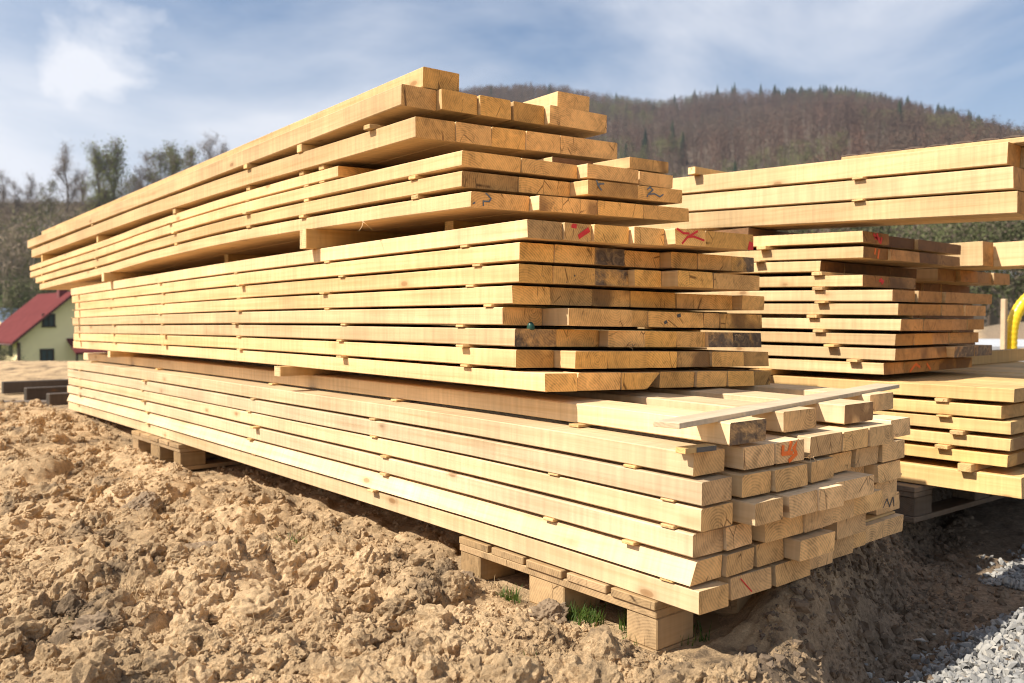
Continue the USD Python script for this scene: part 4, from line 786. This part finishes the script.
# ------------------------------------------------------------------ house on the left
WALL = plain('cream_render', (.95, .77, .43), .9, .05, 2); ROOF = usdkit.material(stage, '/World/Looks/red_tiles', {'tc': ('texture_coordinate', {}), 'w': ('wave_texture', {'bands_direction': 'z', 'scale': 1.1, 'profile': 'saw'}), 'w2': ('wave_texture', {'bands_direction': 'y', 'scale': 1.6}), 'n': ('noise_texture', {'scale': 1.2, 'detail': 4}), 'a': ('math', {'math_type': 'multiply_add', 'value2': .25}), 'r': ('rgb_ramp', {'ramp': [(0, (.085, .020, .019)), (.5, (.125, .030, .028)), (1, (.165, .043, .040))]}), 'b': ('bump', {'strength': .6, 'distance': .05}), 'p': ('principled_bsdf', {'roughness': .95, 'specular_ior_level': .08})},
    [('tc.object', 'w.vector'), ('tc.object', 'w2.vector'), ('tc.object', 'n.vector'), ('w.fac', 'a.value1'), ('n.fac', 'a.value3'), ('n.fac', 'r.fac'), ('a.value', 'b.height'), ('b.normal', 'p.normal'), ('r.color', 'p.base_color')], surface='p.BSDF')
GLASS = plain('window_glass', (.03, .04, .055), .08, .2, 1, .6); FRAME = plain('dark_frame', (.045, .03, .022), .5); DARKTIN = plain('dark_gutter', (.10, .05, .04), .5); PLINTH = plain('plinth', (.26, .23, .20), .9)
ew = np.array([.73, .68]); # gable direction in (u, v)
P = at(-33.0, 64); gdir = RIGHT * .73 + HEAD * .683; ldir = -RIGHT * .68 + HEAD * .73
th = thing('house', 'cream two-storey house with red tiled roof behind the soil heap', 'house', (P[0], P[1], 0), math.degrees(math.atan2(gdir[1], gdir[0])))
# local x along the gable (left corner -3.7), local y away along the ridge
HW, LEN, PK, EV, BASE = 3.7, 9.0, 2.74, -.52, -4.2
from shapely.geometry import Polygon
gp = trimesh.creation.extrude_polygon(Polygon([(-HW, BASE), (HW, BASE), (HW, EV), (0, PK - .06), (-HW, EV)]), LEN); v = np.array(gp.vertices); v = np.stack([v[:, 0], v[:, 2], v[:, 1]], 1)
obj('wall', trimesh.Trimesh(v, gp.faces[:, ::-1], process=True), WALL, th)
sl = (PK - EV) / HW
rp = trimesh.creation.extrude_polygon(Polygon([(-HW - .55, EV - .55 * sl), (0, PK), (HW + .55, EV - .55 * sl), (HW + .55, EV - .55 * sl + .22), (0, PK + .24), (-HW - .55, EV - .55 * sl + .22)]), LEN + 1.1); v = np.array(rp.vertices); v = np.stack([v[:, 0], v[:, 2] - .55, v[:, 1]], 1)
rf = obj('roof', trimesh.Trimesh(v, rp.faces[:, ::-1], process=True), ROOF, th)
ch = obj('chimney', cat_([cbox(-.55, .05, 1.6, 2.2, PK - 1.0, PK + .75, .02), cbox(-.62, .12, 1.53, 2.27, PK + .76, PK + .86, .02)]), plain('chimney_brick', (.17, .05, .045), .9, .2, 6), rf)
for s in (-1, 1):
    bb = trimesh.creation.box([.06, .05, math.hypot(HW + .55, (HW + .55) * sl)]); bb.apply_transform(trimesh.transformations.rotation_matrix(math.atan2(s, -sl), [0, 1, 0])); bb.apply_translation([s * (HW + .55) / 2, -.58, (PK + EV - .55 * sl) / 2 + .1]); obj('verge_board', bb, DARKTIN, rf)
def window(x, z, w, h, y=-.0, side=False):
    f = obj('window', cat_([cbox(-w / 2 - .08, -w / 2 + .04, -.06, .08, -h / 2, h / 2, .005), cbox(w / 2 - .04, w / 2 + .08, -.06, .08, -h / 2, h / 2, .005), cbox(-w / 2 - .08, w / 2 + .08, -.062, .082, h / 2 - .04, h / 2 + .08, .005), cbox(-w / 2 - .12, w / 2 + .12, -.12, .07, -h / 2 - .08, -h / 2 + .03, .005), cbox(-.03, .03, -.055, .075, -h / 2, h / 2, .004)]), FRAME, th, loc=((x, y, z) if not side else (-HW, x, z)), rot=90 if side == 2 else (-90 if side else 0))
    obj('pane', box(-w / 2 + .04, w / 2 - .04, -.02, -.01, -h / 2 + .03, h / 2 - .04), GLASS, f)
window(-1.70, .82 + (320 - 320.5) / 850 * 63 + .0, .72, .85); window(-1.85, .82 - 37 / 850 * 62.6, .80, 1.05); window(1.6, .82 - 37 / 850 * 65, .8, 1.05); window(1.7, .82, .72, .85)
window(2.2, .82 - 27 / 850 * 63, .9, 1.1, side=True); window(5.6, .82 - 27 / 850 * 63, .9, 1.1, side=True)
obj('drainpipe', tube([(-HW - .02, -.10, EV - .3), (-HW - .02, -.10, BASE)], .12, 8), DARKTIN, th)
obj('gutter', tube([(-HW - .6, -.5, EV - .55 * sl + .02), (-HW - .6, LEN + .5, EV - .55 * sl + .02)], .08, 8), DARKTIN, th)
obj('plinth', cat_([cbox(-HW - .04, HW + .04, -.04, LEN + .04, BASE - .5, BASE + .6, .02)]), PLINTH, th)
pc = trimesh.creation.extrude_polygon(Polygon([(0, 0), (2.2, -1.0), (2.2, -1.15), (0, -.15)]), 2.4); v = np.array(pc.vertices); v = np.stack([v[:, 2] - .5, -v[:, 0], v[:, 1] - .55], 1)
obj('porch_roof', trimesh.Trimesh(v, pc.faces, process=True), ROOF, th)
for x in (-.35, 1.75): obj('porch_post', cbox(x - .07, x + .07, -2.0, -1.86, BASE, -1.6, .01), FRAME, th)
# a smaller house far behind it
c = at(-66, 112); gzz = float(ground(np.array([c[0]]), np.array([c[1]]))[0]); tf = thing('far_house', 'small far house with blue-grey roof behind the cream house', 'house', (c[0], c[1], gzz), 30)
zr = .82 + (320 - 309) / 850 * 112 - gzz
obj('wall', box(-3.2, 3.2, -2.6, 2.6, -1, zr - 1.6), WALL, tf)
pr = trimesh.creation.extrude_polygon(Polygon([(-3.0, -.2), (0, 1.7), (3.0, -.2), (3.0, 0), (0, 1.9), (-3.0, 0)]), 7.2); v = np.array(pr.vertices); v = np.stack([v[:, 2] - 3.6, v[:, 0], v[:, 1] + zr - 1.75], 1)
obj('roof', trimesh.Trimesh(v, pr.faces[:, ::-1], process=True), plain('slate_roof', (.20, .25, .32), .6), tf)
for x in (-1.6, 1.6):
    f = obj('window', box(x - .5, x + .5, -2.66, -2.6, zr - 3.0, zr - 2.0), FRAME, tf); obj('pane', box(x - .42, x + .42, -2.69, -2.665, zr - 2.92, zr - 2.08), GLASS, f)

# ------------------------------------------------------------------ trees
def foliage(name, stops, tr, fac=.3):
    return usdkit.material(stage, '/World/Looks/' + name, {'oi': ('object_info', {}), 'g': ('geometry', {}), 'h': ('math', {'math_type': 'multiply', 'value2': .55}), 'a': ('math', {'math_type': 'multiply_add', 'value2': .45}), 'r': ('rgb_ramp', {'ramp': stops}), 'd': ('diffuse_bsdf', {}), 't': ('translucent_bsdf', {'color': tr}), 'm': ('mix_closure', {'fac': fac})},
        [('oi.random', 'h.value1'), ('g.random_per_island', 'a.value1'), ('h.value', 'a.value3'), ('a.value', 'r.fac'), ('r.color', 'd.color'), ('d.BSDF', 'm.closure1'), ('t.BSDF', 'm.closure2')], surface='m.closure')
TWIG = foliage('bare_twigs', [(0, (.17, .13, .10)), (.5, (.26, .20, .15)), (1, (.36, .28, .21))], (.10, .07, .05), .15)
BUD = foliage('young_leaves', [(0, (.16, .18, .05)), (.5, (.26, .27, .08)), (1, (.36, .34, .13))], (.16, .18, .05))
FIR = foliage('fir_needles', [(0, (.020, .030, .018)), (.5, (.030, .045, .024)), (1, (.045, .060, .030))], (.03, .05, .02), .15)
TRUNK = plain('tree_bark', (.10, .078, .062), .9, .3, 8); BIRCH = plain('pale_bark', (.42, .38, .33), .9, .3, 6)
def skeleton(H, seed, spread=.32, nl=16):
    g = np.random.default_rng(seed); segs = []; tips = []
    tr = np.array([(g.normal(0, .003) * H * k, g.normal(0, .003) * H * k, H * k / 8) for k in range(9)]); segs.append((tr, np.linspace(.019 * H, .002 * H, 9)))
    for k in range(nl):
        t = .26 + .70 * (k + g.random()) / nl; b = np.array([np.interp(t * 8, range(9), tr[:, q]) for q in range(3)]); a = g.uniform(0, 6.28); l = H * spread * (1.15 - t) ** .7 * g.uniform(.7, 1.15)
        d0 = np.array([math.cos(a), math.sin(a), g.uniform(.5, 1.1)]); d0 /= np.linalg.norm(d0); p = [b]
        for q in range(4): d0 = d0 + np.array([0, 0, .18]) + g.normal(0, .16, 3); d0 /= np.linalg.norm(d0); p.append(p[-1] + d0 * l / 4)
        segs.append((np.array(p), np.linspace(.006, .0015, 5) * H * (1.1 - .5 * t)))
        for q in range(3):
            s = p[1 + q]; e = d0 + g.normal(0, .6, 3); e /= np.linalg.norm(e); pp = np.array([s, s + e * l * .25, s + e * l * .45 + (0, 0, l * .08)]); segs.append((pp, np.array([.0025, .0015, .0008]) * H)); tips += [pp[1], pp[2]]
        tips += p[2:]
    tips.append(tr[-1]); return segs, np.array(tips)
def slivers(tips, n, H, seed, length, width, spread, up=.3):
    g = np.random.default_rng(seed); base = tips[g.integers(0, len(tips), n)] + g.normal(0, spread * H, (n, 3)); d = g.normal(0, 1, (n, 3)) + (0, 0, up); d /= np.linalg.norm(d, axis=1)[:, None]
    s = np.cross(d, g.normal(size=(n, 3))); s /= np.linalg.norm(s, axis=1)[:, None]; l = H * length * g.uniform(.5, 1.3, n)[:, None]; w = H * width * g.uniform(.6, 1.3, n)[:, None]
    V = np.stack([base - s * w, base + s * w, base + d * l], 1).reshape(-1, 3); return trimesh.Trimesh(V, np.arange(3 * n).reshape(-1, 3), process=False)
def make_tree(name, label, loc, rot, H, seed, leaf=0, bare=True, spread=.32, bark=TRUNK, group=None, nl=16):
    t = thing(name, label, 'tree', loc, rot, group); segs, tips = skeleton(H, seed, spread, nl)
    obj('trunk', tube(*segs[0], 7), bark, t); obj('limbs', cat_([tube(p, r, 4, False) for p, r in segs[1:]]), bark, t)
    if bare: obj('twigs', slivers(tips, 2800, H, seed, .06, .0012, .022, .9), TWIG, t)
    if leaf: obj('crown', slivers(tips, leaf, H, seed + 1, .016, .006, .03, .1), BUD, t)
    return t
def tree_at(u, v): p = at(u, v); return (p[0], p[1], float(ground(np.array([p[0]]), np.array([p[1]]))[0]) - .3)
def spot(px, dep): return tree_at((px - 512) / 850 * dep, dep)
def topH(px, ytop, dep): return .82 + (320 - ytop) / 850 * dep - spot(px, dep)[2]
LEFT = [  # image column, height of its tip, distance, kind, label
 (67, 142, 210, 'b', 'tall bare tree, darkest of the row on the left'), (102, 140, 205, 'g', 'greening tree with open crown, left of two close together'), (116, 136, 212, 'g', 'greening tall tree, right of two close together on the left'),
 (150, 150, 215, 'b', 'bare grey tree between the greening pair and the slope wood'), (163, 143, 208, 'm', 'greening slender tree left of the two bare ones'), (176, 138, 214, 'g', 'pale leafing tree behind the top of the stack'), (196, 138, 210, 'm', 'half-bare tree rising over the stack top'), (212, 131, 220, 'b', 'bare tall tree next to the sloping stack top'), (226, 140, 216, 'b', 'bare tree farthest right of the row on the left'),
 (5, 168, 190, 'b', 'bare brown tree at the left edge'), (33, 172, 200, 'b', 'bare low tree left of the darkest tall one'), (50, 176, 195, 'w', 'whitish budding tree below the darkest tall one'), (84, 168, 220, 'b', 'bare tree hidden between the darkest and the greening tree'), (132, 170, 200, 'w', 'budding pale tree right of the greening pair'), (18, 180, 185, 'b', 'bare shrubby tree near the left edge'), (142, 165, 225, 'b', 'bare thin tree behind the budding pale one')]
protos = {}
for k, (px, yt, dep, kind, lb) in enumerate(LEFT):
    loc = spot(px, dep); H = topH(px, yt, dep) * .90
    if kind not in protos:
        protos[kind] = (make_tree({'b': 'bare_tree', 'g': 'greening_tree', 'm': 'half_bare_tree', 'w': 'budding_tree'}[kind], lb, loc, 40 * k, H, 11 + k, {'b': 0, 'g': 2600, 'm': 1100, 'w': 900}[kind], True, {'b': .30, 'g': .30, 'm': .24, 'w': .3}[kind], BIRCH if kind == 'w' else TRUNK, 'trees in the row on the left'), H)
    else:
        s = H / protos[kind][1]; dup(protos[kind][0], loc, 67 * k, lb, 'tree', 'trees in the row on the left', (s * random.uniform(.85, 1.15), s * random.uniform(.85, 1.15), s))
# woods on the slopes: reads as one mass
def blob_tree(H, seed, n, col, spread=.28):
    segs, tips = skeleton(H, seed, spread, 9); g = np.random.default_rng(seed)
    return cat_([tube(segs[0][0], segs[0][1] * 1.1, 4, False), slivers(tips, n, H, seed, .075, .007, .05, .9)])
def fir(H, seed, n=11):
    g = np.random.default_rng(seed); V, Fc = [], []
    for k in range(n):
        z = H * (.10 + .88 * k / n); r = H * .20 * (1 - k / n) ** .9 * g.uniform(.85, 1.15); m_ = 9
        for j_ in range(m_):
            a = 6.283 * (j_ + g.random() * .6) / m_; b = a + 6.283 / m_ * 1.1; o = len(V)
            V += [(0, 0, z + H * .12), (r * math.cos(a), r * math.sin(a), z - H * .03 * g.random()), (r * .9 * math.cos(b), r * .9 * math.sin(b), z - H * .02 * g.random())]; Fc.append((o, o + 1, o + 2))
    return cat_([trimesh.Trimesh(np.array(V), np.array(Fc), process=False), tube([(0, 0, 0), (0, 0, H * .95)], [.015 * H, .002 * H], 4, False)])
DARKWOOD = foliage('dark_brown_wood', [(0, (.075, .050, .038)), (.5, (.115, .075, .055)), (1, (.15, .10, .07))], (.08, .05, .04), .15)
REDWOOD = foliage('red_brown_wood', [(0, (.11, .065, .048)), (.5, (.165, .098, .070)), (1, (.21, .13, .09))], (.10, .06, .05), .15)
BROWNWOOD = foliage('brown_wood', [(0, (.09, .066, .05)), (.35, (.135, .098, .072)), (.7, (.18, .13, .09)), (1, (.22, .17, .10))], (.10, .07, .05), .15)
GREENWOOD = foliage('greening_wood', [(0, (.12, .115, .055)), (.5, (.17, .165, .07)), (1, (.22, .205, .09))], (.12, .13, .04), .2)
g4 = np.random.default_rng(23)
pts, scl, idx = [], [], []
PR = [blob_tree(1, 3, 110, None), blob_tree(1, 4, 110, None), blob_tree(1, 5, 110, None), blob_tree(1, 6, 130, None), fir(1, 7), fir(1, 8), cat_([tube([(0, 0, 0), (.01, 0, .5), (0, .01, 1)], [.016, .011, .003], 4, False), slivers(np.array([(0, 0, .6), (.05, .03, .75), (-.05, 0, .8), (0, -.05, .9)]), 40, 1, 5, .08, .004, .07, .6)])]
PR.append(blob_tree(1, 13, 130, None))
LIGHTWOOD = foliage('light_brown_wood', [(0, (.20, .15, .11)), (.5, (.30, .23, .165)), (1, (.36, .31, .19))], (.2, .16, .1), .2)
PALEWOOD = foliage('pale_trunks', [(0, (.26, .22, .18)), (1, (.42, .37, .31))], (.2, .18, .15), .1)
PM = [BROWNWOOD, DARKWOOD, REDWOOD, GREENWOOD, FIR, FIR, PALEWOOD, LIGHTWOOD]
n_try = 0
while len(pts) < 15000:
    a_ = g4.uniform(-38, 36); r1, r0 = float(fR1(a_)), float(fR0(a_)); t_ = g4.random() ** .65 * 1.04
    r_ = r0 + 12 + (r1 - r0) * t_
    u, v = r_ * math.sin(math.radians(a_)), r_ * math.cos(math.radians(a_)); p = at(u, v)
    if a_ < -20 and (r_ < r0 + 28): continue
    cl = float(N3(np.array([p[0] / 130]), np.array([p[1] / 130]), 1.3, 91, 3)[0]); cf = float(N3(np.array([p[0] / 90]), np.array([p[1] / 90]), 1.0, 95, 3)[0])
    ridge = t_ > .84 and a_ > 8
    if g4.random() < (.34 if cf > .13 and 11 < a_ < 29 and t_ > .5 else .003 if a_ > -10 else 0) or (ridge and g4.random() < (.60 if 17 < a_ < 27 else .05)): k = int(g4.integers(4, 6)); s = g4.uniform(13, 22)
    elif cl > .10 and g4.random() < .7: k = 3; s = g4.uniform(11, 16)
    else:
        w2 = float(N3(np.array([p[0] / 70]), np.array([p[1] / 70]), 1.0, 99, 3)[0]) + g4.normal(0, .05); k = 1 if w2 < -.05 else 2 if w2 < .06 else 0; s = g4.uniform(11, 17)
        if a_ < -14: k = int(g4.choice([6, 6, 7, 7, 7, 3]))
    if a_ < -14: s *= .85
    pts.append((p[0], p[1], 0)); scl.append((s * g4.uniform(.9, 1.4), s * g4.uniform(.9, 1.4), s)); idx.append(k)
pts = np.array(pts); pts[:, 2] = ground(pts[:, 0], pts[:, 1]) - .5
tag(instancer('hillside_wood', PR, PM, pts, idx, scl, zquat(len(pts), g4)), 'brown bare wood with dark firs covering the hill behind the stacks', 'wood', kind='stuff')
# firs standing out on the ridge and slope of the right-hand hill
FIRS = [(759, 81, 960, 'tall dark fir on the ridge, topmost tip of the hill'), (701, 152, 640, 'lone dark fir standing halfway up the brown slope'), (733, 84, 965, 'dark fir on the ridge left of the topmost one'), (772, 86, 962, 'dark fir on the ridge right of the topmost one'), (880, 88, 955, 'dark fir on the ridge above the raised beams'), (905, 93, 950, 'dark fir on the right shoulder of the ridge'), (716, 86, 955, 'slender fir on the left shoulder of the ridge'), (815, 88, 960, 'dark fir on the ridge midway along the hill'), (846, 86, 958, 'dark fir just left of the right shoulder of the ridge'), (785, 128, 760, 'dark fir on the slope above the raised beams'), (650, 104, 900, 'small fir low on the ridge behind the near stack')]
F0 = None
for k, (px, yt, dep, lb) in enumerate(FIRS):
    loc = spot(px, dep); H = min(max(topH(px, yt, dep), 12), 34)
    if F0 is None:
        F0 = (thing('fir_tree', lb, 'tree', loc, 0, 'firs on the hill'), H); obj('crown', fir(H, 77, 16), FIR, F0[0]); obj('trunk', tube([(0, 0, 0), (0, 0, .5 * H)], [.02 * H, .012 * H], 6), TRUNK, F0[0])
    else: s = H / F0[1]; dup(F0[0], loc, 31 * k, lb, 'tree', 'firs on the hill', (s, s, s))
# bushes behind the stacks on the right and beside the house
BUSHES = [(955, 232, 60, 'greening bush under the raised beams, left of the frame edge group'), (985, 226, 66, 'greening bush under the raised beams, tallest of the group'), (1012, 230, 58, 'greening bush at the right edge under the raised beams'), (930, 236, 70, 'greening bush just right of the red-marked planks'), (1040, 226, 62, 'greening bush past the right edge'), (890, 226, 75, 'greening bush behind the right stack'), (800, 228, 80, 'greening bush seen through the gap of the right stack'), (850, 226, 74, 'greening bush seen through the right of the gap'), (760, 228, 82, 'greening bush at the left of the gap in right stack'), (925, 267, 40, 'dark small bush below the jutting square beams'), (3, 352, 58, 'dark green bush at the left wall of the cream house'), (20, 288, 105, 'dark green bush behind the roof of the cream house'), (45, 285, 110, 'dark shrub right above the red roof')]
BUSHLEAF = foliage('bush_leaves', [(0, (.095, .10, .05)), (.5, (.145, .15, .07)), (1, (.20, .19, .10))], (.10, .11, .04), .2)
B0 = None
for k, (px, yt, dep, lb) in enumerate(BUSHES):
    loc = spot(px, dep); H = max(topH(px, yt, dep), 1.5)
    if B0 is None:
        B0 = (thing('bush', lb, 'bush', loc, 0, 'bushes'), H); segs, tips = skeleton(H, 55, .5, 22); obj('stems', cat_([tube(p, r * .7, 4, False) for p, r in segs]), TRUNK, B0[0]); obj('twigs', slivers(tips, 1200, H, 5, .06, .003, .05, .6), TWIG, B0[0]); obj('crown', slivers(tips, 3000, H, 6, .024, .010, .07, .1), BUSHLEAF, B0[0])
    else: s = H / B0[1]; w = s * random.uniform(.9, 1.3) * (1.4 if H < 4 else 1); dup(B0[0], loc, 77 * k, lb, 'bush', 'bushes', (w, w, s))

# ------------------------------------------------------------------ air
hz = cbox(-3300, 3300, -3300, 3300, -9, 420, .5)
HAZE = usdkit.material(stage, '/World/Looks/haze', {'v': ('principled_volume', {'color': (.80, .86, .95), 'density': .00019, 'anisotropy': .3})}, [], volume='v.volume')
tag(obj('haze', hz, HAZE), 'pale even haze in the air between the stacks and the hill', 'haze', kind='stuff')
